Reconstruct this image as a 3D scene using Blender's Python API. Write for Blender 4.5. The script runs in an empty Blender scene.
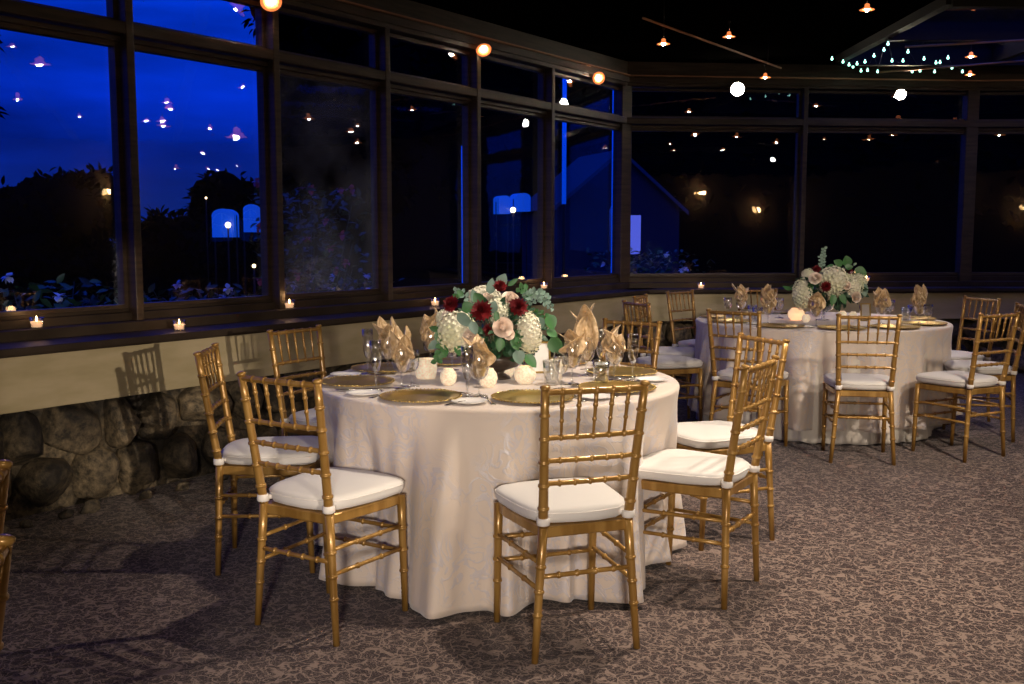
import bpy, math, random
from mathutils import Vector, Matrix, noise
R = math.radians
SC = bpy.context.scene
COL = SC.collection
rnd = random.Random(7)

# ------------------------------------------------------------------ camera model
FOC, PITCH, CAMH = 1020.9, 0.1047, 1.38
_c, _s = math.cos(PITCH), math.sin(PITCH)
def ray(px, py):
    x = (px-512)/FOC; y = -(py-342)/FOC
    return Vector((x, _c+y*_s, -_s+y*_c))
def atz(px, py, z):
    r = ray(px, py); t = (z-CAMH)/r.z
    return Vector((r.x*t, r.y*t, z))
def aty(px, py, Y):
    r = ray(px, py); t = Y/r.y
    return Vector((r.x*t, Y, CAMH+r.z*t))

cam = bpy.data.cameras.new('camera'); camo = bpy.data.objects.new('camera', cam); COL.objects.link(camo)
camo.location = (0, 0, CAMH); camo.rotation_euler = (math.pi/2-PITCH, 0, 0)
cam.sensor_width = 36; cam.lens = FOC/1024*36; cam.clip_end = 300; cam.clip_start = .02
SC.camera = camo
SC.view_settings.view_transform = 'Standard'; SC.view_settings.look = 'None'
SC.view_settings.gamma = 1; SC.view_settings.use_curve_mapping = False
SC.view_settings.exposure = 0.12
SC.cycles.transparent_max_bounces = 48; SC.cycles.max_bounces = 10; SC.cycles.glossy_bounces = 5

# ------------------------------------------------------------------ mesh builder
class MB:
    def __init__(s): s.v = []; s.f = []; s.sm = []
    def add(s, vs, fs, smooth=True):
        b = len(s.v); s.v += [tuple(v) for v in vs]
        s.f += [tuple(b+i for i in f) for f in fs]; s.sm += [smooth]*len(fs)
    def box(s, c, d, rot=None, off=None):
        M = rot or Matrix.Identity(3); c = Vector(c)
        vs = [c + M @ Vector((sx*d[0]/2, sy*d[1]/2, sz*d[2]/2)) for sx in (-1, 1) for sy in (-1, 1) for sz in (-1, 1)]
        s.add(vs, [(0,1,3,2),(4,6,7,5),(0,4,5,1),(2,3,7,6),(0,2,6,4),(1,5,7,3)], False)
    def tube(s, pts, rad, n=8, caps=True):
        pts = [Vector(p) for p in pts]; N = len(pts)
        if not hasattr(rad, '__len__'): rad = [rad]*N
        vs = []; prev = None
        for i, p in enumerate(pts):
            if i == 0: t = pts[1]-p
            elif i == N-1: t = p-pts[i-1]
            else: t = pts[i+1]-pts[i-1]
            if t.length < 1e-9: t = Vector((0, 0, 1))
            t.normalize()
            if prev is None:
                a = Vector((1, 0, 0)) if abs(t.x) < .8 else Vector((0, 1, 0))
                u = (a - t*a.dot(t)).normalized()
            else: u = (prev - t*prev.dot(t)).normalized()
            prev = u; w = t.cross(u)
            for k in range(n):
                an = 2*math.pi*k/n
                vs.append(p + (u*math.cos(an)+w*math.sin(an))*rad[i])
        fs = [(i*n+k, i*n+(k+1) % n, (i+1)*n+(k+1) % n, (i+1)*n+k) for i in range(N-1) for k in range(n)]
        if caps: fs += [tuple(range(n-1, -1, -1)), tuple((N-1)*n+k for k in range(n))]
        s.add(vs, fs)
    def lathe(s, prof, n=24, c=(0, 0, 0), wob=None):
        c = Vector(c); vs = []
        for j, (r, z) in enumerate(prof):
            for k in range(n):
                a = 2*math.pi*k/n; rr = r*(1+(wob(a, j) if wob else 0))
                vs.append(c+Vector((rr*math.cos(a), rr*math.sin(a), z)))
        fs = [(j*n+k, j*n+(k+1) % n, (j+1)*n+(k+1) % n, (j+1)*n+k) for j in range(len(prof)-1) for k in range(n)]
        s.add(vs, fs)
    def grid(s, fn, nu, nv, smooth=True, closeu=False):
        vs = [fn(i/nu, j/nv) for j in range(nv+1) for i in range(nu+(0 if closeu else 1))]
        w = nu if closeu else nu+1
        fs = [(j*w+i, j*w+(i+1) % w, (j+1)*w+(i+1) % w, (j+1)*w+i) for j in range(nv) for i in range(nu)]
        s.add(vs, fs, smooth)
    def ball(s, c, r, nu=12, nv=8, sc=(1, 1, 1)):
        c = Vector(c)
        s.grid(lambda u, v: c+Vector((r*sc[0]*math.sin(math.pi*v)*math.cos(2*math.pi*u), r*sc[1]*math.sin(math.pi*v)*math.sin(2*math.pi*u), -r*sc[2]*math.cos(math.pi*v))), nu, nv, True, True)
    def leaf(s, p, d, nrm, L, W, cup=.15, seg=5):
        p = Vector(p); d = Vector(d).normalized(); nrm = Vector(nrm)
        sd = d.cross(nrm)
        if sd.length < 1e-4: sd = d.cross(Vector((.3, .5, .8)))
        sd.normalize(); up = sd.cross(d).normalized()
        vs = []
        for i in range(seg+1):
            t = i/seg; w = W*math.sin(math.pi*(t**.8))**.7*.5 if 0 < t < 1 else W*.03
            m = p+d*(L*t)-up*(L*cup*t*t)
            vs += [m-sd*w+up*w*.25, m, m+sd*w+up*w*.25]
        fs = []
        for i in range(seg):
            a = i*3; fs += [(a, a+1, a+4, a+3), (a+1, a+2, a+5, a+4)]
        s.add(vs, fs)
    def build(s, name, mat, parent=None, loc=None, rz=0):
        me = bpy.data.meshes.new(name); me.from_pydata(s.v, [], s.f)
        me.polygons.foreach_set('use_smooth', s.sm); me.update()
        o = bpy.data.objects.new(name, me); COL.objects.link(o)
        if mat: me.materials.append(mat)
        if parent: o.parent = parent
        if loc is not None: o.location = loc
        if rz: o.rotation_euler = (0, 0, rz)
        return o
def fixn(o):
    import bmesh
    bm = bmesh.new(); bm.from_mesh(o.data); bmesh.ops.recalc_face_normals(bm, faces=bm.faces); bm.to_mesh(o.data); bm.free()
    return o
def bevel(o, w=.004, seg=2):
    m = o.modifiers.new('bevel', 'BEVEL'); m.width = w; m.segments = seg; m.limit_method = 'ANGLE'; return o
def thing(name, label, cat, loc=(0, 0, 0), rz=0, group=None):
    o = bpy.data.objects.new(name, None); COL.objects.link(o); o.empty_display_size = .1
    o.location = loc; o.rotation_euler = (0, 0, rz)
    return tag(o, label, cat, group)
def tag(o, label, cat, group=None, kind=None):
    o['label'] = label; o['category'] = cat
    if group: o['group'] = group
    if kind: o['kind'] = kind
    return o
def struct(o, label=None, cat=None):
    o['kind'] = 'structure'
    if label: o['label'] = label
    if cat: o['category'] = cat
    return o
def copytree(o, parent=None):
    c = o.copy(); COL.objects.link(c)
    if parent: c.parent = parent
    for ch in [x for x in KIDS.get(o.name, [])]: copytree(ch, c)
    return c
KIDS = {}
def index():
    KIDS.clear()
    for o in COL.objects:
        if o.parent: KIDS.setdefault(o.parent.name, []).append(o)

# ------------------------------------------------------------------ materials
def newmat(name):
    m = bpy.data.materials.new(name); m.use_nodes = True
    nt = m.node_tree; return m, nt, nt.nodes, nt.links, nt.nodes['Principled BSDF']
def pbr(name, col, rough=.5, metal=0, spec=.5, sheen=0, col2=None, scale=10, bump=0, bscale=None, stretch=None, detail=4, coat=0):
    m, nt, N, L, P = newmat(name)
    P.inputs['Base Color'].default_value = (*col, 1); P.inputs['Roughness'].default_value = rough
    P.inputs['Metallic'].default_value = metal; P.inputs['Specular IOR Level'].default_value = spec
    if sheen: P.inputs['Sheen Weight'].default_value = sheen
    if coat: P.inputs['Coat Weight'].default_value = coat; P.inputs['Coat Roughness'].default_value = .15
    if col2 or bump:
        tc = N.new('ShaderNodeTexCoord'); mp = N.new('ShaderNodeMapping'); L.new(tc.outputs['Object'], mp.inputs[0])
        if stretch: mp.inputs['Scale'].default_value = stretch
    if col2:
        nz = N.new('ShaderNodeTexNoise'); nz.inputs['Scale'].default_value = scale; nz.inputs['Detail'].default_value = detail
        L.new(mp.outputs[0], nz.inputs['Vector'])
        cr = N.new('ShaderNodeValToRGB'); cr.color_ramp.elements[0].position = .35; cr.color_ramp.elements[1].position = .65
        cr.color_ramp.elements[0].color = (*col, 1); cr.color_ramp.elements[1].color = (*col2, 1)
        L.new(nz.outputs['Fac'], cr.inputs[0]); L.new(cr.outputs[0], P.inputs['Base Color'])
    if bump:
        n2 = N.new('ShaderNodeTexNoise'); n2.inputs['Scale'].default_value = bscale or scale; n2.inputs['Detail'].default_value = 5
        L.new(mp.outputs[0], n2.inputs['Vector'])
        b = N.new('ShaderNodeBump'); b.inputs['Strength'].default_value = bump; b.inputs['Distance'].default_value = .01
        L.new(n2.outputs['Fac'], b.inputs['Height']); L.new(b.outputs[0], P.inputs['Normal'])
    return m
def emit(name, col, st):
    m, nt, N, L, P = newmat(name)
    P.inputs['Base Color'].default_value = (*col, 1); P.inputs['Emission Color'].default_value = (*col, 1); P.inputs['Emission Strength'].default_value = st
    return m
def glass(name, tint=(1, 1, 1), ior=1.5, boost=1.0, rough=.0, bump=0, base=0.0, dirt=None):
    m = bpy.data.materials.new(name); m.use_nodes = True; nt = m.node_tree; N = nt.nodes; L = nt.links
    N.remove(N['Principled BSDF']); out = N['Material Output']
    tr = N.new('ShaderNodeBsdfTransparent'); tr.inputs[0].default_value = (*tint, 1)
    gl = N.new('ShaderNodeBsdfGlossy'); gl.inputs['Roughness'].default_value = rough; gl.inputs[0].default_value = (1, 1, 1, 1)
    fr = N.new('ShaderNodeFresnel'); ge = N.new('ShaderNodeNewGeometry')
    mi = N.new('ShaderNodeMapRange'); mi.inputs[3].default_value = ior; mi.inputs[4].default_value = 1/ior
    L.new(ge.outputs['Backfacing'], mi.inputs[0]); L.new(mi.outputs[0], fr.inputs[0])
    mu = N.new('ShaderNodeMath'); mu.operation = 'MULTIPLY_ADD'; mu.inputs[1].default_value = boost; mu.inputs[2].default_value = base; mu.use_clamp = True
    L.new(fr.outputs[0], mu.inputs[0])
    mx = N.new('ShaderNodeMixShader'); L.new(mu.outputs[0], mx.inputs[0]); L.new(tr.outputs[0], mx.inputs[1]); L.new(gl.outputs[0], mx.inputs[2])
    last = mx
    if bump:
        tc = N.new('ShaderNodeTexCoord'); nz = N.new('ShaderNodeTexNoise'); nz.inputs['Scale'].default_value = 5
        L.new(tc.outputs['Object'], nz.inputs['Vector']); b = N.new('ShaderNodeBump'); b.inputs['Strength'].default_value = bump; b.inputs['Distance'].default_value = .01
        L.new(nz.outputs['Fac'], b.inputs['Height']); L.new(b.outputs[0], gl.inputs['Normal'])
    if dirt:
        df = N.new('ShaderNodeBsdfDiffuse'); df.inputs[0].default_value = (.8, .85, .95, 1)
        tc = N.new('ShaderNodeTexCoord'); nz = N.new('ShaderNodeTexNoise'); nz.inputs['Scale'].default_value = 2.5; nz.inputs['Detail'].default_value = 8
        L.new(tc.outputs['Object'], nz.inputs['Vector'])
        mr = N.new('ShaderNodeMapRange'); mr.inputs[1].default_value = .35; mr.inputs[2].default_value = .75; mr.inputs[3].default_value = 0; mr.inputs[4].default_value = dirt
        L.new(nz.outputs['Fac'], mr.inputs[0])
        m2 = N.new('ShaderNodeMixShader'); L.new(mr.outputs[0], m2.inputs[0]); L.new(mx.outputs[0], m2.inputs[1]); L.new(df.outputs[0], m2.inputs[2]); last = m2
    L.new(last.outputs[0], out.inputs[0]); return m

M_gold = pbr('gold_painted_wood', (.28, .145, .030), .34, .35, .5, col2=(.42, .24, .062), scale=9, stretch=(3, 3, .6), bump=.06, bscale=30, coat=.3)
M_cush = pbr('white_cushion', (.66, .635, .60), .8, sheen=.2, bump=.1, bscale=18)
M_tie = pbr('white_tie', (.75, .71, .66), .8)
M_brown = pbr('dark_wood', (.024, .014, .008), .42, 0, .45, col2=(.056, .034, .020), scale=4, stretch=(1, 1, 12), bump=.25, bscale=24)
M_ledge = pbr('dark_varnished_ledge', (.026, .017, .011), .60, 0, .2, col2=(.052, .036, .024), scale=3, bump=.35, bscale=14, stretch=(1, 1, 1))
M_tan = pbr('tan_painted_board', (.42, .345, .19), .6, col2=(.52, .43, .26), scale=3, bump=.15, bscale=12, stretch=(1, 1, 4))
M_stone = None
M_black = pbr('black_ceiling', (.0016, .0014, .0013), .95, spec=.0)
M_beam = pbr('black_beam', (.008, .006, .005), .6, spec=.3)
M_copper = pbr('copper_trim', (.45, .23, .13), .4, .6)
M_silver = pbr('silver', (.75, .75, .74), .16, 1)
M_white = pbr('white_china', (.80, .78, .75), .18, 0, .5)
M_charger = pbr('gold_charger', (.58, .40, .12), .30, .85, .5, col2=(.66, .48, .17), scale=14)
M_glass = glass('clear_glass', (.96, .97, .98), 1.5, 2.4, .05, base=.055)
M_water = glass('water', (.93, .96, .98), 1.33, 2.0, .03, base=.05)
M_pane = glass('window_pane', (.84, .88, .95), 1.5, 1.3, .0, bump=.05)
M_panehazy = glass('hazy_window_pane', (.75, .82, .95), 1.5, 1.5, .01, bump=.05, dirt=.10)
M_wax = pbr('candle_wax', (.9, .8, .62), .5)
M_bulb = emit('bulb', (1, .86, .66), 110)
M_bulbcool = emit('cool_bulb', (.45, 1, .80), 3.0)
M_glow = emit('lit_amber_shade', (1, .26, .07), .95)
M_flame = emit('candle_flame', (1, .62, .25), 26)
M_sconce = emit('lit_sconce_shade', (1, .66, .30), 9)
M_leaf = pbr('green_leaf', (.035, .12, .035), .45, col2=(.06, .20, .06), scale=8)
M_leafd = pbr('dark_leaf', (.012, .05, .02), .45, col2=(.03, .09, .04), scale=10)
M_euca = pbr('eucalyptus_leaf', (.13, .23, .18), .5, col2=(.22, .33, .27), scale=12)
M_stem = pbr('stem', (.05, .07, .025), .6)
M_hyd = pbr('cream_hydrangea', (.78, .74, .62), .7, col2=(.66, .68, .46), scale=7)
M_rose = pbr('blush_rose', (.86, .69, .57), .6, col2=(.88, .78, .68), scale=9)
M_dahlia = pbr('burgundy_dahlia', (.10, .003, .006), .55, col2=(.20, .008, .011), scale=14)
M_vase = pbr('dark_vase', (.05, .035, .025), .3)
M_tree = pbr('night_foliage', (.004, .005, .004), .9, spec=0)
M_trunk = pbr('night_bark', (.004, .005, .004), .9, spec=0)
M_pink = pbr('pink_blossom', (.75, .12, .28), .6)
M_pale = pbr('pale_blossom', (.7, .75, .85), .6)
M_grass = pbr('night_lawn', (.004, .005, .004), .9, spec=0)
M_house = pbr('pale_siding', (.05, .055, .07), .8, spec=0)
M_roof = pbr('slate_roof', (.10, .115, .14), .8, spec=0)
M_cream = pbr('cream_plaster', (.13, .10, .065), .8)
M_card = pbr('white_card', (.82, .80, .76), .6)

def napkin_mat():
    m, nt, N, L, P = newmat('gold_satin')
    tc = N.new('ShaderNodeTexCoord'); nz = N.new('ShaderNodeTexNoise'); nz.inputs['Scale'].default_value = 60; nz.inputs['Detail'].default_value = 3
    L.new(tc.outputs['Object'], nz.inputs['Vector'])
    cr = N.new('ShaderNodeValToRGB'); cr.color_ramp.elements[0].color = (.47, .31, .15, 1); cr.color_ramp.elements[1].color = (.64, .46, .26, 1)
    cr.color_ramp.elements[0].position = .38; cr.color_ramp.elements[1].position = .62
    L.new(nz.outputs['Fac'], cr.inputs[0]); L.new(cr.outputs[0], P.inputs['Base Color'])
    P.inputs['Roughness'].default_value = .38; P.inputs['Metallic'].default_value = .15; P.inputs['Sheen Weight'].default_value = .3
    b = N.new('ShaderNodeBump'); b.inputs['Strength'].default_value = .25; b.inputs['Distance'].default_value = .005
    L.new(nz.outputs['Fac'], b.inputs['Height']); L.new(b.outputs[0], P.inputs['Normal'])
    return m
M_napkin = napkin_mat()

def cloth_mat():
    m, nt, N, L, P = newmat('ivory_damask')
    tc = N.new('ShaderNodeTexCoord')
    nz = N.new('ShaderNodeTexNoise'); nz.inputs['Scale'].default_value = 6; nz.inputs['Detail'].default_value = 3
    L.new(tc.outputs['Object'], nz.inputs['Vector'])
    va = N.new('ShaderNodeVectorMath'); va.operation = 'MULTIPLY_ADD'; va.inputs[1].default_value = (.25, .25, .25)
    L.new(nz.outputs['Color'], va.inputs[0]); L.new(tc.outputs['Object'], va.inputs[2])
    vo = N.new('ShaderNodeTexNoise'); vo.inputs['Scale'].default_value = 11; vo.inputs['Detail'].default_value = 2.5; vo.inputs['Distortion'].default_value = 1.8
    L.new(tc.outputs['Object'], vo.inputs['Vector'])
    s1 = N.new('ShaderNodeMath'); s1.operation = 'SUBTRACT'; s1.inputs[1].default_value = .5; L.new(vo.outputs['Fac'], s1.inputs[0])
    s2 = N.new('ShaderNodeMath'); s2.operation = 'ABSOLUTE'; L.new(s1.outputs[0], s2.inputs[0])
    cr = N.new('ShaderNodeValToRGB'); cr.color_ramp.elements[0].position = .025; cr.color_ramp.elements[1].position = .055
    cr.color_ramp.elements[0].color = (1, 1, 1, 1); cr.color_ramp.elements[1].color = (0, 0, 0, 1)
    L.new(s2.outputs[0], cr.inputs[0])
    n3 = N.new('ShaderNodeTexNoise'); n3.inputs['Scale'].default_value = 3.2; L.new(tc.outputs['Object'], n3.inputs['Vector'])
    mr = N.new('ShaderNodeMapRange'); mr.inputs[1].default_value = .40; mr.inputs[2].default_value = .50; L.new(n3.outputs['Fac'], mr.inputs[0])
    mu = N.new('ShaderNodeMath'); mu.operation = 'MULTIPLY'; L.new(cr.outputs[0], mu.inputs[0]); L.new(mr.outputs[0], mu.inputs[1])
    mx = N.new('ShaderNodeMix'); mx.data_type = 'RGBA'; mx.inputs[6].default_value = (.66, .56, .475, 1); mx.inputs[7].default_value = (.58, .53, .53, 1)
    L.new(mu.outputs[0], mx.inputs[0]); L.new(mx.outputs[2], P.inputs['Base Color'])
    r2 = N.new('ShaderNodeMapRange'); r2.inputs[3].default_value = .62; r2.inputs[4].default_value = .34; L.new(mu.outputs[0], r2.inputs[0]); L.new(r2.outputs[0], P.inputs['Roughness'])
    P.inputs['Sheen Weight'].default_value = .25
    b = N.new('ShaderNodeBump'); b.inputs['Strength'].default_value = .25; b.inputs['Distance'].default_value = .004
    L.new(mu.outputs[0], b.inputs['Height']); L.new(b.outputs[0], P.inputs['Normal'])
    return m
M_cloth = cloth_mat()
M_under = pbr('plain_white_underskirt', (.62, .57, .50), .7, sheen=.2)

def carpet_mat():
    m, nt, N, L, P = newmat('scroll_carpet')
    tc = N.new('ShaderNodeTexCoord')
    nz = N.new('ShaderNodeTexNoise'); nz.inputs['Scale'].default_value = 16; nz.inputs['Detail'].default_value = 2
    L.new(tc.outputs['Object'], nz.inputs['Vector'])
    va = N.new('ShaderNodeVectorMath'); va.operation = 'MULTIPLY_ADD'; va.inputs[1].default_value = (.13, .13, 0)
    L.new(nz.outputs['Color'], va.inputs[0]); L.new(tc.outputs['Object'], va.inputs[2])
    vo = N.new('ShaderNodeTexVoronoi'); vo.feature = 'DISTANCE_TO_EDGE'; vo.inputs['Scale'].default_value = 21
    L.new(va.outputs[0], vo.inputs['Vector'])
    w = N.new('ShaderNodeTexNoise'); w.inputs['Scale'].default_value = 38; w.inputs['Detail'].default_value = 1; w.inputs['Distortion'].default_value = 2.2
    L.new(tc.outputs['Object'], w.inputs['Vector'])
    ab = N.new('ShaderNodeMath'); ab.operation = 'SUBTRACT'; ab.inputs[1].default_value = .5; L.new(w.outputs['Fac'], ab.inputs[0])
    ab2 = N.new('ShaderNodeMath'); ab2.operation = 'ABSOLUTE'; L.new(ab.outputs[0], ab2.inputs[0])
    m1 = N.new('ShaderNodeMapRange'); m1.inputs[1].default_value = .010; m1.inputs[2].default_value = .042; L.new(ab2.outputs[0], m1.inputs[0])
    m2 = N.new('ShaderNodeMapRange'); m2.inputs[1].default_value = .02; m2.inputs[2].default_value = .11; L.new(vo.outputs['Distance'], m2.inputs[0])
    mu = N.new('ShaderNodeMath'); mu.operation = 'MULTIPLY'; L.new(m1.outputs[0], mu.inputs[0]); L.new(m2.outputs[0], mu.inputs[1])
    cr = N.new('ShaderNodeValToRGB'); cr.color_ramp.elements[0].color = (.235, .172, .14, 1); cr.color_ramp.elements[1].color = (.034, .020, .020, 1)
    cr.color_ramp.elements[0].position = .05; cr.color_ramp.elements[1].position = .62
    L.new(mu.outputs[0], cr.inputs[0]); L.new(cr.outputs[0], P.inputs['Base Color'])
    P.inputs['Roughness'].default_value = .95; P.inputs['Specular IOR Level'].default_value = .1; P.inputs['Sheen Weight'].default_value = .15
    n4 = N.new('ShaderNodeTexNoise'); n4.inputs['Scale'].default_value = 160; L.new(tc.outputs['Object'], n4.inputs['Vector'])
    b = N.new('ShaderNodeBump'); b.inputs['Strength'].default_value = .5; b.inputs['Distance'].default_value = .01
    L.new(n4.outputs['Fac'], b.inputs['Height']); L.new(b.outputs[0], P.inputs['Normal'])
    return m
def stone_mat():
    m, nt, N, L, P = newmat('fieldstone')
    tc = N.new('ShaderNodeTexCoord')
    n1 = N.new('ShaderNodeTexNoise'); n1.inputs['Scale'].default_value = 3.2; n1.inputs['Detail'].default_value = 3; L.new(tc.outputs['Object'], n1.inputs['Vector'])
    n2 = N.new('ShaderNodeTexNoise'); n2.inputs['Scale'].default_value = 22; n2.inputs['Detail'].default_value = 8; n2.inputs['Roughness'].default_value = .7; L.new(tc.outputs['Object'], n2.inputs['Vector'])
    c1 = N.new('ShaderNodeValToRGB'); c1.color_ramp.elements[0].color = (.035, .028, .020, 1); c1.color_ramp.elements[1].color = (.26, .21, .14, 1)
    c1.color_ramp.elements[0].position = .4; c1.color_ramp.elements[1].position = .62
    L.new(n1.outputs['Fac'], c1.inputs[0])
    c2 = N.new('ShaderNodeValToRGB'); c2.color_ramp.elements[0].color = (.22, .22, .22, 1); c2.color_ramp.elements[1].color = (1.5, 1.4, 1.2, 1)
    c2.color_ramp.elements[0].position = .38; c2.color_ramp.elements[1].position = .68
    L.new(n2.outputs['Fac'], c2.inputs[0])
    mx = N.new('ShaderNodeMix'); mx.data_type = 'RGBA'; mx.blend_type = 'MULTIPLY'; mx.inputs[0].default_value = 1
    L.new(c1.outputs[0], mx.inputs[6]); L.new(c2.outputs[0], mx.inputs[7]); L.new(mx.outputs[2], P.inputs['Base Color'])
    P.inputs['Roughness'].default_value = .7
    b = N.new('ShaderNodeBump'); b.inputs['Strength'].default_value = .8; b.inputs['Distance'].default_value = .02
    L.new(n2.outputs['Fac'], b.inputs['Height']); L.new(b.outputs[0], P.inputs['Normal'])
    return m
M_stone = stone_mat()
def mercury_mat():
    m, nt, N, L, P = newmat('mercury_glass')
    tc = N.new('ShaderNodeTexCoord'); n1 = N.new('ShaderNodeTexNoise'); n1.inputs['Scale'].default_value = 130; n1.inputs['Detail'].default_value = 4
    L.new(tc.outputs['Object'], n1.inputs['Vector'])
    c = N.new('ShaderNodeValToRGB'); c.color_ramp.elements[0].color = (.68, .54, .37, 1); c.color_ramp.elements[1].color = (.84, .71, .52, 1)
    c.color_ramp.elements[0].position = .4; c.color_ramp.elements[1].position = .6
    L.new(n1.outputs['Fac'], c.inputs[0]); L.new(c.outputs[0], P.inputs['Base Color'])
    P.inputs['Roughness'].default_value = .3
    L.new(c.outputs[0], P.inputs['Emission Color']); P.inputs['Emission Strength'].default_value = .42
    return m
M_mercury = mercury_mat()
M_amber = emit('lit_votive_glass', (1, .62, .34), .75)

# ------------------------------------------------------------------ world
def world():
    w = bpy.data.worlds.new('dusk'); SC.world = w; w.use_nodes = True
    N = w.node_tree.nodes; L = w.node_tree.links; bg = N['Background']
    tc = N.new('ShaderNodeTexCoord'); sx = N.new('ShaderNodeSeparateXYZ'); L.new(tc.outputs['Generated'], sx.inputs[0])
    cr = N.new('ShaderNodeValToRGB'); e = cr.color_ramp.elements
    e[0].position = 0.03; e[0].color = (.003, .020, .20, 1); e[1].position = .30; e[1].color = (.0, .065, .92, 1)
    x = e.new(.12); x.color = (.001, .030, .52, 1)
    L.new(sx.outputs['Z'], cr.inputs[0])
    mp = N.new('ShaderNodeMapping'); mp.inputs['Scale'].default_value = (1, 1, 5); L.new(tc.outputs['Generated'], mp.inputs[0])
    nz = N.new('ShaderNodeTexNoise'); nz.inputs['Scale'].default_value = 3.5; nz.inputs['Detail'].default_value = 5; L.new(mp.outputs[0], nz.inputs['Vector'])
    mr = N.new('ShaderNodeMapRange'); mr.inputs[1].default_value = .35; mr.inputs[2].default_value = .7; mr.inputs[3].default_value = .5; mr.inputs[4].default_value = 1.35; L.new(nz.outputs['Fac'], mr.inputs[0])
    vd = N.new('ShaderNodeVectorMath'); vd.operation = 'DOT_PRODUCT'; vd.inputs[1].default_value = (.42, .89, .17); L.new(tc.outputs['Generated'], vd.inputs[0])
    m2 = N.new('ShaderNodeMapRange'); m2.inputs[1].default_value = .86; m2.inputs[2].default_value = .97; m2.inputs[3].default_value = 1; m2.inputs[4].default_value = .02; L.new(vd.outputs['Value'], m2.inputs[0])
    mu = N.new('ShaderNodeMath'); mu.operation = 'MULTIPLY'; L.new(mr.outputs[0], mu.inputs[0]); L.new(m2.outputs[0], mu.inputs[1])
    L.new(cr.outputs[0], bg.inputs[0]); L.new(mu.outputs[0], bg.inputs[1])
world()

# ------------------------------------------------------------------ room shell
WD = Vector((.5807, .8141, 0)); WN = Vector((.8141, -.5807, 0)); W0 = Vector((-2.55, 5.10, 0))
PA = W0 + WD*6.215; PB = Vector((4.62, 10.50, 0)); PC = Vector((7.4, 10.25, 0))
ZL, ZB1, ZB0, ZG0, ZT0, ZT1, ZG1, ZTRIM, ZC = .86, .815, .55, .975, 2.445, 2.515, 2.80, 2.90, 3.04
def orient(d): return Matrix(((d.x, -d.y, 0), (d.y, d.x, 0), (0, 0, 1)))   # local x along d, y left of d
def facet(tagname, A, B, n, posts, hazy=(), wn0=1, ledge=.45, step=True):
    """window wall from A to B (on the pane plane), n = inward normal, posts = distances of the mullions"""
    d = (B-A).normalized(); Lw = (B-A).length
    Rm = Matrix(((d.x, n.x, 0), (d.y, n.y, 0), (0, 0, 1)))
    def P(t, o, z): return A+d*t+n*o+Vector((0, 0, z))
    def bx(mb, t0, t1, o0, o1, z0, z1): mb.box(P((t0+t1)/2, (o0+o1)/2, (z0+z1)/2), (abs(t1-t0), abs(o1-o0), abs(z1-z0)), Rm)
    # header + cornice
    m = MB(); bx(m, 0, Lw, -.06, .10, ZG1+.01, ZC); bx(m, 0, Lw, .09, .13, ZTRIM-.06, ZTRIM-.01)
    struct(fixn(m.build('trim_'+str(wn0*10+1), M_brown)))
    m = MB(); bx(m, 0, Lw, .13, .15, ZTRIM-.005, ZTRIM+.008); struct(fixn(m.build('trim_'+str(wn0*10+2), M_copper)))
    # transom
    m = MB(); bx(m, 0, Lw, 0, .10, ZT0+.005, ZT1); bx(m, 0, Lw, -.03, .05, ZT0-.03, ZT0); struct(bevel(fixn(m.build('trim_'+str(wn0*10+3), M_brown)), .006))
    # mullions
    k = 0
    for t in posts:
        m = MB(); bx(m, t-.024, t+.024, -.03, .105, ZL+.05, ZG1+.012); bx(m, t-.036, t+.036, -.03, .02, ZL+.05, ZG1+.01)
        struct(bevel(fixn(m.build('trim_'+str(wn0*10+4+k), M_brown)), .005)); k += 1
    # bottom rail, sill, ledge and nose
    m = MB(); bx(m, 0, Lw, -.06, .06, .90, ZG0-.02); bx(m, 0, Lw, -.03, .035, ZG0-.02, ZG0)
    if step: bx(m, 0, Lw, .05, .17, .82, .912)
    bx(m, 0, Lw, .05, ledge+.01, ZL-.035, ZL); bx(m, 0, Lw, ledge-.06, ledge-.015, ZB1, ZL-.035)
    bx(m, 0, Lw, -.05, .06, .5, .905)
    struct(bevel(fixn(m.build('trim_'+str(wn0*10+9), M_ledge)), .008))
    # tan board below
    m = MB(); bx(m, 0, Lw, ledge-.10, ledge-.055, ZB0, ZB1); bx(m, 0, Lw, ledge-.10, ledge-.06, ZB1, ZB1+.01)
    struct(bevel(fixn(m.build('trim_'+str(wn0*100), M_tan)), .006))
    # windows: two panes with a narrow casing in each bay
    ed = [0]+list(posts)+[Lw]
    for i in range(len(ed)-1):
        t0, t1 = ed[i]+.024, ed[i+1]-.024
        if t1-t0 < .15: continue
        nm = 'window_%d' % (wn0*10+i)
        f = MB()
        for z0, z1 in ((ZG0, ZT0-.03), (ZT1, ZG1)):
            for a, b, c, e_ in ((t0, t0+.024, z0, z1), (t1-.024, t1, z0, z1), (t0, t1, z0, z0+.022), (t0, t1, z1-.025, z1)):
                bx(f, a, b, -.03, .03, c, e_)
        fo = struct(fixn(f.build(nm, M_brown)))
        g = MB(); bx(g, t0+.02, t1-.02, -.004, .004, ZG0+.01, ZT0-.04); g.build('lower_pane', M_panehazy if i in hazy else M_pane, fo)
        g = MB(); bx(g, t0+.02, t1-.02, -.004, .004, ZT1+.01, ZG1-.01); g.build('upper_pane', M_pane, fo)
    return P

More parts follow.
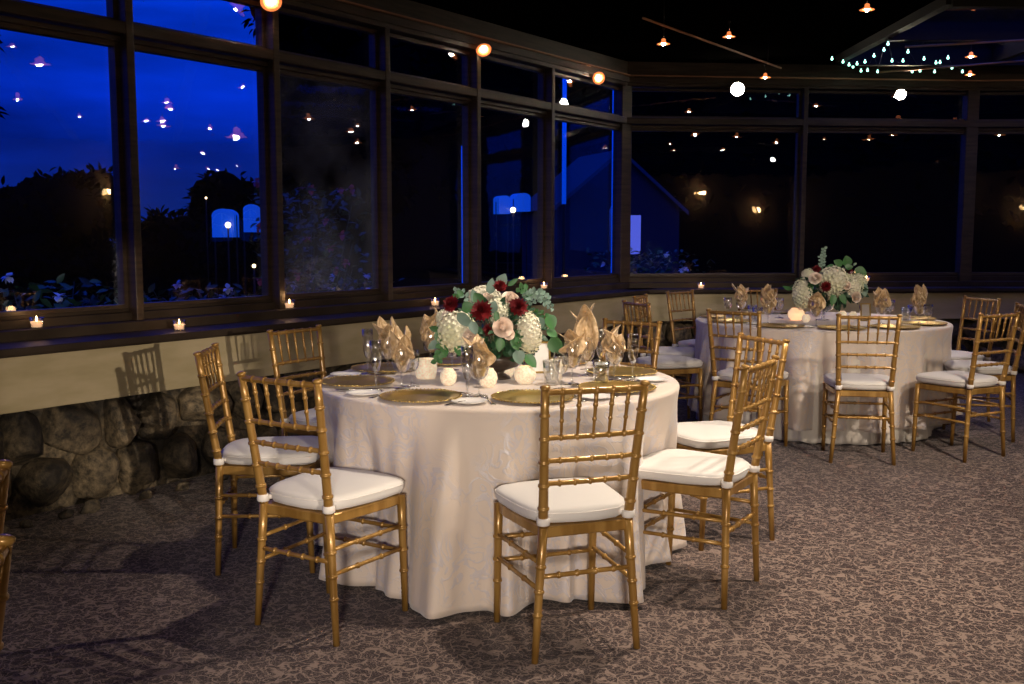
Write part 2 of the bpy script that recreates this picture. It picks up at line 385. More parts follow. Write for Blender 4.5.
def rock(mb, c, rad, sq, seed, Rm):
    rg = random.Random(seed)
    pl = [(Vector((rg.gauss(0, 1), rg.gauss(0, 1), rg.gauss(0, 1))).normalized(), rg.uniform(.60, .86)) for _ in range(16)]
    vs = []; nu, nv = 22, 14
    for j in range(nv+1):
        for i in range(nu):
            th = math.pi*j/nv; ph = 2*math.pi*i/nu
            p = Vector((math.sin(th)*math.cos(ph), math.sin(th)*math.sin(ph), math.cos(th)))
            p = Vector((abs(p.x)**.8*math.copysign(1, p.x), p.y, abs(p.z)**.8*math.copysign(1, p.z)))
            for q, h in pl:
                dd = p.dot(q)
                if dd > h: p = p-q*(dd-h)*.85
            p *= 1+.06*noise.noise(p*2.5+Vector((seed, 0, 0)))+.03*noise.noise(p*7+Vector((seed, 3, 0)))
            p = Vector((p.x*rad[0], p.y*rad[1], p.z*rad[2]))
            vs.append(Vector(c)+Rm @ p)
    fs = [(j*nu+i, j*nu+(i+1) % nu, (j+1)*nu+(i+1) % nu, (j+1)*nu+i) for j in range(nv) for i in range(nu)]
    mb.add(vs, fs)
def stonewall(name, A, B, n, off, seed, t_from=0, t_to=None):
    d = (B-A).normalized(); Lw = (B-A).length; Rm = Matrix(((d.x, n.x, 0), (d.y, n.y, 0), (0, 0, 1)))
    mb = MB(); mb.box(A+d*(Lw/2)+n*(off-.24)+Vector((0, 0, .28)), (Lw, .1, .56), Rm)
    rg = random.Random(seed); t_to = t_to or Lw
    for row, (z, h) in enumerate(((.415, .165), (.150, .165))):
        t = t_from + rg.uniform(0, .15)
        while t < t_to:
            w = rg.uniform(.10, .175)
            rock(mb, A+d*(t+w)+n*(off-.165+rg.uniform(-.02, .02))+Vector((0, 0, z+rg.uniform(-.03, .03))), (w*1.02, rg.uniform(.14, .19), h*rg.uniform(.80, 1.02)), 0, seed*100+row*31+int(t*50), Rm @ Matrix.Rotation(rg.uniform(-.4, .4), 3, 'Y'))
            t += 2*w*.99
    t = t_from
    while t < t_to:
        w = rg.uniform(.02, .05)
        rock(mb, A+d*t+n*(off-.0)+Vector((0, 0, w*.5)), (w*1.4, w, w), 0, int(t*77), Rm); t += w*3+rg.uniform(0, .2)
    return struct(fixn(mb.build(name, M_stone)))

def tline(px):          # distance along the left window line for an image column
    r = (px-512)/FOC/_c*1.0
    r = (px-512)/FOC    # small pitch: x/y
    return (W0.x - r*W0.y)/(r*WD.y-WD.x)
LSTART = -7.0
A0 = W0+WD*LSTART
tp = [tline(p)-LSTART for p in (128.5, 271, 380, 469.5, 543)]
sp = (tp[3]-tp[0])/3
back = []
t = tp[0]-sp
while t > .4: back.append(t); t -= sp
facet('left', A0, PA, WN, sorted(back)[-6:]+tp if False else sorted(back)+tp, hazy=(len(back)+2,), wn0=1)
nb = Vector((PB.y-PA.y, -(PB.x-PA.x), 0)).normalized()
dAB = (PB-PA).normalized()
def tcol(px, A, d):
    r = (px-512)/FOC; return (r*A.y-A.x)/(d.x-r*d.y)
facet('back', PA, PB, nb, [tcol(797, PA, dAB)], wn0=2)
nc = Vector((PC.y-PB.y, -(PC.x-PB.x), 0)).normalized()
facet('right', PB, PC, nc, [1.5], wn0=3)
# corner posts
m = MB(); m.box(PA+Vector((.02, -.03, 1.9)), (.13, .13, 2.2), orient(Vector((.8, .6, 0)).normalized())); struct(bevel(fixn(m.build('trim_4', M_brown)), .006))
m = MB(); m.box(PB+Vector((0, -.03, 1.9)), (.12, .13, 2.2), orient(Vector((1, 0, 0)))); struct(bevel(fixn(m.build('trim_5', M_brown)), .006))
stonewall('wall_left', A0, PA+WD*0, WN, .42, 3, 5.6)
stonewall('wall_back', PA, PB, nb, .42, 5)
stonewall('wall_back_right', PB, PC, nc, .42, 9)

# floor / ceiling / rest of the room
poly = [A0, PA, PB, PC, Vector((11.5, 9.0, 0)), Vector((11.5, -7.5, 0)), Vector((-6.6, -7.5, 0))]
fl = MB(); fl.add([(-8, -8, 0), (12, -8, 0), (12, 11, 0), (-8, 11, 0)], [(0, 1, 2, 3)], False)
# the carpet follows the room's outline
fl = MB(); fl.add([(p.x, p.y, 0) for p in poly], [tuple(range(len(poly)-1, -1, -1))], False); fl.add([(p.x, p.y, -.15) for p in poly], [tuple(range(len(poly)))], False)
struct(fixn(fl.build('floor', carpet_mat())))
SKX0, SKX1, SKY0, SKY1 = 3.05, 8.6, 7.3, 9.75
def yab(x): return PA.y+(x-PA.x)*(PB.y-PA.y)/(PB.x-PA.x)
def ybc(x): return PC.y+(x-PC.x)*(9.0-PC.y)/(11.5-PC.x)
cl = MB()
def plate(pts, z0=ZC, z1=ZC+.12):
    n = len(pts); cl.add([(x, y, z0) for x, y in pts]+[(x, y, z1) for x, y in pts], [tuple(range(n-1, -1, -1)), tuple(range(n, 2*n))]+[(i, (i+1) % n, n+(i+1) % n, n+i) for i in range(n)], False)
plate([(-6.6, -7.5), (SKX0, -7.5), (SKX0, yab(SKX0)), (PA.x, PA.y), (A0.x, A0.y)])
plate([(SKX0, -7.5), (SKX1, -7.5), (SKX1, SKY0), (SKX0, SKY0)])
plate([(SKX1, -7.5), (11.5, -7.5), (11.5, 9.0), (SKX1, ybc(SKX1))])
plate([(SKX0, SKY1), (SKX1, SKY1), (SKX1, ybc(SKX1)), (PC.x, PC.y), (PB.x, PB.y), (SKX0, yab(SKX0))])
struct(fixn(cl.build('ceiling', M_black)))
sk = MB()
for y in (SKY0, 8.52, SKY1): sk.box(((SKX0+SKX1)/2, y, ZC-.02), (SKX1-SKX0, .07, .14))
for x in (SKX0, 4.50, 5.95, 7.35, SKX1): sk.box((x, (SKY0+SKY1)/2, ZC-.01), (.07, SKY1-SKY0, .12))
sko = struct(fixn(sk.build('window_60', M_beam)))
g = MB(); g.box(((SKX0+SKX1)/2, (SKY0+SKY1)/2, ZC+.03), (SKX1-SKX0, SKY1-SKY0, .008)); g.build('roof_pane', M_pane, sko)
k = 0
for y in (-5, -3.4, -1.8, -.2, 1.4, 3.0, 4.6, 6.2):
    xl = A0.x+.3 if y < -.7 else W0.x+(y-W0.y)/WD.y*WD.x+.35
    b = MB(); b.box(((xl+11.3)/2, y, ZC-.05), (11.3-xl, .09, .10)); struct(fixn(b.build('trim_%d' % (70+k), M_beam))); k += 1

def arched_wall(name, A, B, arches, mat, ztop=ZC):
    d = (B-A).normalized(); Lw = (B-A).length; n = Vector((-d.y, d.x, 0)); Rm = orient(d)
    mb = MB()
    def slab(t0, t1, z0, z1):
        if z1-z0 > .001 and t1-t0 > .001: mb.box(A+d*((t0+t1)/2)+Vector((0, 0, (z0+z1)/2)), (t1-t0, .12, z1-z0), Rm)
    cur = 0
    for i, (tc, w, zs, zt) in enumerate(arches):
        slab(cur, tc-w/2, 0, ztop); slab(tc-w/2, tc+w/2, 0, zs)
        for q in range(12):
            u0 = -w/2+w*q/12; um = u0+w/24; zz = zt-w/2+math.sqrt(max(0, (w/2)**2-um*um))
            slab(tc+u0, tc+u0+w/12, zz, ztop)
        cur = tc+w/2
        f = MB(); c0 = A+d*tc
        pts = [c0+d*(-w/2)+Vector((0, 0, zs))]+[c0+d*(w/2*math.cos(math.pi-a))+Vector((0, 0, zt-w/2+w/2*math.sin(a))) for a in [math.pi*q/12 for q in range(13)]]+[c0+d*(w/2)+Vector((0, 0, zs))]
        f.tube(pts, .03, 6); f.box(c0+Vector((0, 0, (zs+zt)/2)), (.03, .04, zt-zs), Rm); f.box(c0+Vector((0, 0, zt-w/2)), (w, .04, .03), Rm)
        wo = struct(fixn(f.build('window_%d' % (80+WCOUNT[0]), M_card))); WCOUNT[0] += 1
    slab(cur, Lw, 0, ztop)
    return struct(fixn(mb.build(name, mat)))
WCOUNT = [0]
arched_wall('wall_right', Vector((11.5, -7.5, 0)), Vector((11.5, 9.0, 0)), [(9.0, .42, 1.3, 1.9), (14.45, .42, 1.25, 1.78), (14.98, .36, 1.28, 1.84)], M_cream)
arched_wall('wall_far_right', Vector((11.5, 9.0, 0)), PC, [], M_cream)
arched_wall('wall_rear', Vector((-6.6, -7.5, 0)), Vector((11.5, -7.5, 0)), [(9.0, .9, .6, 2.1)], M_cream)
arched_wall('wall_side', Vector((-6.6, -7.5, 0)), A0, [], M_cream)

# ------------------------------------------------------------------ outdoors
g = MB(); g.add([(-90, -60, -.35), (90, -60, -.35), (90, 120, -.35), (-90, 120, -.35)], [(0, 1, 2, 3)], False)
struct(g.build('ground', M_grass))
def tree(name, base, h, w, label, seed, cat='tree', trunk=.25, leaves=1500, ls=.22, squash=1.0, group=None):
    t = thing(name, label, cat, base, group=group); rg = random.Random(seed)
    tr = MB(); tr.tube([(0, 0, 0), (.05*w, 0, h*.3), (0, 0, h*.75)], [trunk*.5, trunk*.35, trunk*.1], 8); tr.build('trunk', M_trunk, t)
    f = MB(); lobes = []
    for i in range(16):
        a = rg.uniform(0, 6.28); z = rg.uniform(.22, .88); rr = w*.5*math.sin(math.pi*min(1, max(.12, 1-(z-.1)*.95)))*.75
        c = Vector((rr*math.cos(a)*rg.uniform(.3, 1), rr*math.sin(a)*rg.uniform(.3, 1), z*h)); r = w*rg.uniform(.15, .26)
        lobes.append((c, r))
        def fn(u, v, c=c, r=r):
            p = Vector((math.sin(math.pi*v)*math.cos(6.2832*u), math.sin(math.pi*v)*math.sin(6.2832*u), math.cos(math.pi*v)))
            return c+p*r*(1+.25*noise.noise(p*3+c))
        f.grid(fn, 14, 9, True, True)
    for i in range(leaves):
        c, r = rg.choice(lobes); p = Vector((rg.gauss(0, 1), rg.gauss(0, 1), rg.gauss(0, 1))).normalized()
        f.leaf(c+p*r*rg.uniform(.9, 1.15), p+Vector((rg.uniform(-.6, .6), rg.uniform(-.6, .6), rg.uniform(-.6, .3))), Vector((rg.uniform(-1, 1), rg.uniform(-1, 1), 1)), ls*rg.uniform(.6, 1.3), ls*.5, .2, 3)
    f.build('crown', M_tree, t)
    return t
GZ = -.35
def at_d(px, D): r = (px-512)/FOC; return Vector((r*D, D, GZ))
TG = 'dark trees outside the windows'
trees = [(-52, 13, 7, 1.5, 'dark tree at the left edge, its leaf tips crossing the first pane'),
 (20, 30, 3.0, 5, 'low dark tree on the skyline in the leftmost pane'),
 (92, 38, 4.1, 3.0, 'round-topped dark tree on the skyline before the second-left mullion'),
 (160, 30, 2.3, 1.3, 'low dark tree on the skyline straddling the first mullion'),
 (200, 27, 2.2, 3.2, 'low dark tree behind the blue arch in the second pane'),
 (236, 38, 3.6, 4, 'dark tree on the skyline at the right of the second pane'),
 (352, 16, 8.5, 2.9, 'tall dark tree filling the third pane from the left')]
for i, (px, D, h, w, lb) in enumerate(trees):
    tree('tree', at_d(px, D), h, w, lb, 40+i, group=TG, leaves=1500, ls=.16*max(1, D/18))
def hedge(name, A, B, h, th, label, seed, n=5000, ls=.5, mat=None, cat='hedge'):
    """a long clipped-looking evergreen row with a ragged top"""
    A, B = Vector(A), Vector(B); t = thing(name, label, cat, (A+B)/2); c = (A+B)/2; d = (B-A); Lh = d.length; d.normalize(); nn = Vector((-d.y, d.x, 0)); rg = random.Random(seed)
    m = MB()
    def top(x): return h*(.82+.20*noise.noise(Vector((x*.45, seed, 0)))+.08*noise.noise(Vector((x*1.7, seed, 2))))
    def sec(u, v):
        x = (u-.5)*Lh; a = v*math.pi; hh = top(x); r = 1+.18*noise.noise(Vector((x*.8, v*4, seed)))
        return d*x+nn*(-math.cos(a)*th*.5*r)+Vector((0, 0, math.sin(a)**.5*hh))
    m.grid(sec, 90, 14); m.build('core', mat or M_tree, t)
    m = MB()
    for i in range(n):
        x = (rg.random()-.5)*Lh; z = top(x)*rg.uniform(.05, 1.04)**.6
        m.leaf(d*x+nn*(-rg.uniform(.3, .55)*th*(1 if z < top(x)*.9 else .3))+Vector((0, 0, z)), (rg.uniform(-1, 1), -.6, rg.uniform(-.6, 1)), (rg.uniform(-1, 1), -1, .3), ls*rg.uniform(.6, 1.3), ls*.45, .2, 3)
    m.build('leaves', mat or M_tree, t)
hedge('evergreen_row', at_d(292, 42), at_d(1120, 42), 16, 3, 'tall black row of evergreens outside, behind all windows right of the second pane', 3)
hedge('garden_hedge', at_d(-60, 22), at_d(262, 25), 1.75, 1.2, 'low dark garden hedge outside the two leftmost panes', 5, 1800, .25)
# flowering shrubs right outside the glass
def shrub(px, D, h, w, label, mat, seed, nb=26, br=.035):
    base = at_d(px, D); t = thing('flowering_shrub', label, 'shrub', base); rg = random.Random(seed)
    s_ = MB(); f = MB(); b = MB()
    for i in range(14):
        a = rg.uniform(0, 6.28); e = Vector((math.cos(a)*w*.4, math.sin(a)*w*.4, h*rg.uniform(.6, 1)))
        s_.tube([(0, 0, 0), e*.5+Vector((0, 0, .1)), e], [.012, .008, .003], 5)
    for i in range(900):
        p = Vector((max(-.48, min(.48, rg.gauss(0, .26)))*w, max(-.48, min(.48, rg.gauss(0, .26)))*w, h*rg.uniform(.12, 1)))
        f.leaf(p, (rg.uniform(-1, 1), rg.uniform(-1, 1), rg.uniform(-.3, .8)), (rg.uniform(-1, 1), rg.uniform(-1, 1), 1), .09, .045, .2, 3)
    for i in range(nb):
        p = Vector((rg.uniform(-.5, .5)*w, rg.uniform(-.5, 0)*w, h*rg.uniform(.45, 1.05)))
        for q in range(9):
            dd = Vector((rg.gauss(0, 1), rg.gauss(0, 1)-.6, rg.gauss(0, 1))).normalized(); b.leaf(p, dd, (0, 0, 1), br, br*.9, .3, 3)
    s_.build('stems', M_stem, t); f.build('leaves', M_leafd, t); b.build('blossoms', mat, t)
shrub(312, 9.0, 2.1, .9, 'pink-flowered shrub just outside the third pane', M_pink, 5, 22, .05)
shrub(200, 8.0, 1.3, 1.0, 'low pale-flowered shrub outside the second pane', M_pale, 6, 22, .045)
shrub(345, 10.9, 1.25, 1.2, 'low pale-flowered shrub at the foot of the third pane', M_pale, 7, 22, .06)
shrub(50, 6.9, 1.4, 1.1, 'low shrub with scattered pale blooms outside the leftmost pane', M_pale, 8, 12, .05)
shrub(645, 13.5, 1.5, 1.5, 'low pale-flowered shrub outside the far window corner', M_pale, 9, 16, .05)
# neighbouring chapel-like house seen through the sixth window
hs = thing('neighbouring_house', 'dim blue-lit gabled house outside, through the last left pane', 'house', at_d(598, 30))
hs.rotation_euler = (0, 0, R(18)); hs.scale = (.72, .72, .80)
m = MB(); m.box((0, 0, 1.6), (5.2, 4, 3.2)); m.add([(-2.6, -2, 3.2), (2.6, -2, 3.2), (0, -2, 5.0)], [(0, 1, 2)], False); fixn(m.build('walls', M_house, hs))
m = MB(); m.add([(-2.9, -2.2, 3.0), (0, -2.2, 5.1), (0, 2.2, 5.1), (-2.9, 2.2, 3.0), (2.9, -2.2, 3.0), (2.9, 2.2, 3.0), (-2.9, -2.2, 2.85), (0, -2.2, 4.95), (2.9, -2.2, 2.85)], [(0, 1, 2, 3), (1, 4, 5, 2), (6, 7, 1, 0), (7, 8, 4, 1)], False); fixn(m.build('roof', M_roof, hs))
m = MB(); m.add([(-.35, -2.04, 1.6), (.35, -2.04, 1.6), (.35, -2.04, 3.0), (0, -2.04, 3.7), (-.35, -2.04, 3.0)], [(0, 1, 2, 3, 4)], False); m.tube([(-.38, -2.06, 1.6), (-.38, -2.06, 3.0), (0, -2.06, 3.75), (.38, -2.06, 3.0), (.38, -2.06, 1.6), (-.38, -2.06, 1.6)], .05, 5); m.build('pointed_window', M_white, hs)
# added glowing strips and panels standing in for unidentified blue shapes
M_bluestrip = emit('blue_glow_strip', (.0, .055, .62), 1.0)
M_bluepanel = emit('blue_lit_canvas', (.005, .085, .62), .62)
M_lilac = emit('lilac_glow_panel', (.16, .20, .80), .6)
for i, (px, D, w, z0, z1, lb) in enumerate(((563.5, 12.5, .052, 1.75, 3.4, 'glowing blue light pole outside the last left pane, the left and shorter one'), (613, 11.6, .055, .95, 3.1, 'glowing blue light pole outside against the room corner'), (462.5, 9.6, .012, .8, 2.2, 'thin added blue glow strip at the right edge of the fourth pane'))):
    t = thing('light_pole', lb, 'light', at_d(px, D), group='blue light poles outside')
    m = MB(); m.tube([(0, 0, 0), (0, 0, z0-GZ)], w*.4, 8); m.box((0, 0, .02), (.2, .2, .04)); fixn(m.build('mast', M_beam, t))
    m = MB(); m.tube([(0, 0, z0-GZ), (0, 0, z1-GZ)], w*.5, 10); m.build('light_tube', M_bluestrip, t)
for px, D, w, z0, z1, rz, mt, lb in ((227.5, 16, .34, 1.34, 1.78, 0, 0, 'small blue-lit arched canopy outside the second pane'), (254, 16.4, .26, 1.42, 1.86, 12, 0, 'small added blue-glowing arched panel at the right edge of the second pane'),
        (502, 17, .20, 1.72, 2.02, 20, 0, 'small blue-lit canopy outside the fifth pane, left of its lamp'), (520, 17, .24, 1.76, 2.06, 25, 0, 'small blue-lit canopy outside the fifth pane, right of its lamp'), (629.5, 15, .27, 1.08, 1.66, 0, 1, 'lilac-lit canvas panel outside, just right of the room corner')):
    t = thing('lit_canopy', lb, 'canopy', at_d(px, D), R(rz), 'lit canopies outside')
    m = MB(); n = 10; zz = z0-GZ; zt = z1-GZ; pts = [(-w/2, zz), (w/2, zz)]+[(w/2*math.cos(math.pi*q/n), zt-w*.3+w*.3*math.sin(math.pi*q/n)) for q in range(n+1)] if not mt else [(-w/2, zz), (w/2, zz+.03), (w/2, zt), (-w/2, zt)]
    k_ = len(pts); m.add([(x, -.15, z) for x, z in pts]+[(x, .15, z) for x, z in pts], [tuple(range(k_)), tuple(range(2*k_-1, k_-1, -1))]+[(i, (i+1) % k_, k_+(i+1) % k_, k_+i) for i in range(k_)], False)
    fixn(m.build('canvas', M_lilac if mt else M_bluepanel, t))
    m = MB()
    for x in (-w/2, w/2): m.tube([(x, 0, 0), (x, 0, zt-.1)], .012, 6)
    m.build('legs', M_beam, t)
for px, py, D, lb in ((228, 225, 15.7, 'warm round lamp before the blue arched glow panel outside'), (513, 210, 16.6, 'warm lamp cluster between two blue glow panels outside'), (206, 198, 20, 'tiny cool garden lamp outside, high in the second pane'), (254, 266, 12, 'tiny yellow garden lamp low in the second pane')):
    p = aty(px, py, D); p0 = Vector((p.x, p.y, GZ)); t = thing('garden_lamp', lb, 'light', p0, group='garden lamps outside')
    m = MB(); m.tube([(0, 0, 0), (0, 0, p.z-GZ)], .012, 6); m.build('pole', M_beam, t)
    m = MB(); m.ball((0, 0, p.z-GZ), .045 if 15 < D < 18 else .022, 10, 8); m.build('globe', M_sconce, t)

# ------------------------------------------------------------------ chair
CH = dict(a1=.183, a2=.150, a3=.172, bF=.205, bS=.192, bT=.262, cf=.184, d=.176)
def post_pt(s, z):
    if z <= .45: t = z/.45; return Vector((s*(CH['a1']*(1-t)+CH['a2']*t), -(CH['bF']*(1-t)+CH['bS']*t), z))
    t = (z-.45)/.465; return Vector((s*(CH['a2']*(1-t)+CH['a3']*t), -(CH['bS']*(1-t)+CH['bT']*t), z))
def bamboo(mb, p, q, r0, r1, rings, n=10, rg=.0036):
    """a turned stick from p to q with raised rings at the fractions given"""
    p, q = Vector(p), Vector(q); st = [0.0]; L_ = (q-p).length; e = .0032/L_
    for f in rings: st += [f-3*e, f-2*e, f-1.4*e, f-e*.7, f+e*.7, f+1.4*e, f+2*e, f+3*e]
    st += [1.0]; st = sorted(min(1, max(0, x)) for x in st)
    pts = []; rad = []
    for x in st:
        r = r0+(r1-r0)*x
        for f in rings:
            if abs(x-f) < e*.9: r += rg
            elif abs(x-f) < e*1.6: r += rg*.6
        # waist between rings
        pts.append(p+(q-p)*x); rad.append(r)
    mb.tube(pts, rad, n)
def make_chair(label, cat='chair'):
    t = thing('chiavari_chair', label, cat)
    for s in (-1, 1):
        m = MB()
        bamboo(m, post_pt(s, 0), post_pt(s, .45), .0115, .0165, (.35, .52, .70), 12)
        bamboo(m, post_pt(s, .445), post_pt(s, .90), .0165, .0135, (.14, .31, .48, .65, .82), 12)
        p = post_pt(s, .90); m.tube([p, post_pt(s, .906), post_pt(s, .911), post_pt(s, .915)], [.0135, .0165, .0165, .009], 12)
        m.build('rear_leg_and_post', M_gold, t)
        m = MB(); bamboo(m, (s*CH['cf'], CH['d'], 0), (s*.183, .160, .44), .0115, .0165, (.35, .53, .72), 12); m.build('front_leg', M_gold, t)
    # seat frame: bowed board, wider at the front
    def outline(e, fr=.0):
        pts = []
        bl = [(-.150, -.192), (-.170, -.06), (-.186, .09), (-.183, .150)]
        for x, y in bl: pts.append((x-e, y-(e if y < -.15 else 0)))
        for i in range(1, 8):
            a = math.pi*(1-i/8); pts.append(((.175+e)*math.cos(a), .160+(.036+e)*math.sin(a)))
        for x, y in reversed(bl): pts.append((-x+e, y-(e if y < -.15 else 0)))
        return pts
    def slab(mb, rings):     # rings = [(shrink, z)]
        n = len(outline(0)); vs = []
        for e, z in rings: vs += [Vector((x, y, z)) for x, y in outline(e)]
        fs = [(j*n+i, j*n+(i+1) % n, (j+1)*n+(i+1) % n, (j+1)*n+i) for j in range(len(rings)-1) for i in range(n)]
        fs += [tuple(range(n-1, -1, -1)), tuple((len(rings)-1)*n+i for i in range(n))]
        mb.add(vs, fs, False)
    m = MB(); slab(m, [(.0, .408), (.004, .412), (.004, .440), (.0, .444)]); fixn(m.build('seat_frame', M_gold, t))
    # cushion with piping edge and a soft crown
    m = MB(); n = len(outline(0)); c0 = Vector((0, -.005, 0)); rings = [(.86, .446, 0), (1.02, .452, 0), (1.055, .466, 0), (1.06, .480, 0), (1.05, .491, 0), (1.0, .498, 0), (.90, .502, 0), (.7, .507, 0), (.45, .510, 0), (.2, .511, 0), (.02, .511, 0)]
    # densify outline
    def dens():
        o = outline(.006); out = []
        for i in range(len(o)):
            a, b = Vector(o[i]), Vector(o[(i+1) % len(o)])
            k = 3
            for q in range(k): out.append(a.lerp(b, q/k))
        # smooth
        for _ in range(3): out = [(out[i-1]+out[i]*2+out[(i+1) % len(out)])/4 for i in range(len(out))]
        return out
    dn = dens(); n = len(dn); vs = []
    for sc_, z, _ in rings:
        for i, p in enumerate(dn):
            wv = .0012*math.sin(i*1.3)*(1 if 1.0 < sc_ < 1.05 else 0)
            vs.append(Vector((p.x*sc_, -.005+(p.y+.005)*sc_, z+wv-.003*(1-min(1, abs(p.y)/.2))*0)))
    fs = [(j*n+i, j*n+(i+1) % n, (j+1)*n+(i+1) % n, (j+1)*n+i) for j in range(len(rings)-1) for i in range(n)]
    fs += [tuple(range(n-1, -1, -1)), tuple((len(rings)-1)*n+i for i in range(n))]
    m.add(vs, fs); 
    cu = fixn(m.build('seat_cushion', M_cush, t))
    m = MB(); pts = [Vector((p.x*1.063, -.005+(p.y+.005)*1.063, .484)) for p in dn]; m.tube(pts+[pts[0]], .0026, 5, False); m.build('piping', M_tie, cu)
    for s in (-1, 1):
        m = MB(); p = post_pt(s, .464); m.tube([p+Vector((0, 0, -.013)), p+Vector((0, 0, -.011)), p, p+Vector((0, 0, .011)), p+Vector((0, 0, .013))], [.0175, .0215, .0225, .0215, .0175], 12)
        m.tube([p+Vector((-s*.01, .01, 0)), p+Vector((-s*.03, .03, .006))], [.009, .009], 8)
        m.build('tie', M_tie, cu)
    # ladder back
    for nm, z, r in (('crest_rail', .893, .0105), ('back_rail', .744, .0085), ('back_rail', .668, .0085), ('back_rail', .592, .0085)):
        m = MB(); p, q = post_pt(-1, z), post_pt(1, z); mid = (p+q)/2+Vector((0, -.010 if nm == 'crest_rail' else -.008, 0))
        pts = []; rad = []; fr_ = [j/6 for j in range(1, 6)]; xs = sorted([i/24 for i in range(25)]+[f+dx for f in fr_ for dx in (-.026, -.016, -.010, .010, .016, .026)])
        for x in xs:
            b = 4*x*(1-x); pts.append(p.lerp(q, x)+(mid-(p+q)/2)*b)
            rad.append(r+(.0030 if min(abs(x-f) for f in fr_) < .012 else 0))
        m.tube(pts, rad, 10); m.build(nm, M_gold, t)
    for i in range(5):
        x = (i-2)/3.0; m = MB()
        zt, zb = .888, .748
        pt = post_pt(1, zt); pb = post_pt(1, zb)
        bw = 1-abs(x)*.9
        a = Vector((pb.x*x*1.0, pb.y-.007*(1-x*x), zb)); b = Vector((pt.x*x*1.0, pt.y-.009*(1-x*x), zt))
        bamboo(m, a, b, .0045, .0078, (.36, .70), 8, .0022); m.build('spindle', M_gold, t)
    # stretchers
    def fl(s, z): return Vector((s*(CH['cf']+(.183-CH['cf'])*z/.44), CH['d']+(.160-CH['d'])*z/.44, z))
    m = MB(); bamboo(m, post_pt(-1, .282), post_pt(1, .282), .0085, .0085, (.2, .4, .6, .8), 8); m.build('rear_stretcher', M_gold, t)
    for z in (.325, .240):
        m = MB(); bamboo(m, fl(-1, z-.012), fl(1, z-.012), .0080, .0080, (.25, .5, .75), 8); m.build('front_stretcher', M_gold, t)
        for s in (-1, 1):
            m = MB(); bamboo(m, fl(s, z), post_pt(s, z), .0078, .0078, (.33, .66), 8); m.build('side_stretcher', M_gold, t)
    return t
T1 = Vector((-.06, 4.42, 0)); R1 = .778
T2 = Vector((2.27, 7.50, 0)); R2 = .90
G1, G2 = 'gold chairs around the near table', 'gold chairs around the far table'
chairs = [
 (.178, 3.434, -19.4, 'gold bamboo chair nearest the viewer, its back across the front of the near table', G1),
 (-.643, 3.592, 31.2, 'gold bamboo chair at the front left of the near table, seen from behind', G1),
 (-1.01, 4.241, 85.3, 'gold bamboo chair left of the near table, sideways, beside the stone wall', G1),
 (-.881, 5.01, 122.9, 'gold bamboo chair at the back left of the near table, before the tan board', G1),
 (.508, 5.413, 216.4, 'gold bamboo chair across the near table, behind the champagne flute on the right', G1),
 (.710, 3.926, -57.9, 'gold bamboo chair right of the near table, the lower of the overlapping pair', G1),
 (.922, 4.607, -112.9, 'gold bamboo chair right of the near table, the farther of the overlapping pair', G1),
 (1.542, 6.562, 37.8, 'gold bamboo chair at the front left of the far table, behind the overlapping pair', G2),
 (2.155, 6.268, 10.4, 'gold bamboo chair at the front middle of the far table, back square to the viewer', G2),
 (2.819, 6.377, -28.7, 'gold bamboo chair at the front right of the far table, fully in view', G2),
 (3.29, 7.59, -108.9, 'gold bamboo chair behind the right end of the far table, facing the viewer', G2),
 (3.20, 6.95, -75, 'gold bamboo chair cut by the right edge of the photo', G2),
 (1.11, 7.25, 67.5, 'gold bamboo chair left of the far table, its long white seat toward the flute', G2),
 (1.24, 7.84, 112, 'gold bamboo chair left of the far table, mostly hidden behind another chair back', G2),
 (1.598, 8.416, 135.9, 'gold bamboo chair at the back left of the far table, near the far board', G2),
 (2.17, 8.62, 172, 'gold bamboo chair behind the far table, only its top rail above the napkins', G2),
 (-.50, 1.50, -100, 'blurred gold chair post at the lower left edge, the nearer one', 'gold chairs at the left edge'),
 (-.76, 2.03, -100, 'blurred gold chair post at the lower left edge, the farther one', 'gold chairs at the left edge'),
]
def place_edge(x, y, hd):   # chairs at the left edge are located by the top of their far post
    h = R(hd); f = Vector((math.sin(h), math.cos(h), 0)); r = Vector((math.cos(h), -math.sin(h), 0))
    return Vector((x, y, 0))+f*CH['bT']-r*CH['a3']
proto = make_chair(chairs[0][3]); index()
for i, (x, y, hd, lb, g) in enumerate(chairs):
    c = proto if i == 0 else copytree(proto)
    c.location = (x, y, 0); c.rotation_euler = (0, 0, -R(hd)); c['label'] = lb; c['group'] = g
    if i == 16: c.location = place_edge(-.79, 1.55, hd)
    if i == 17: c.location = place_edge(-1.052, 2.08, hd)

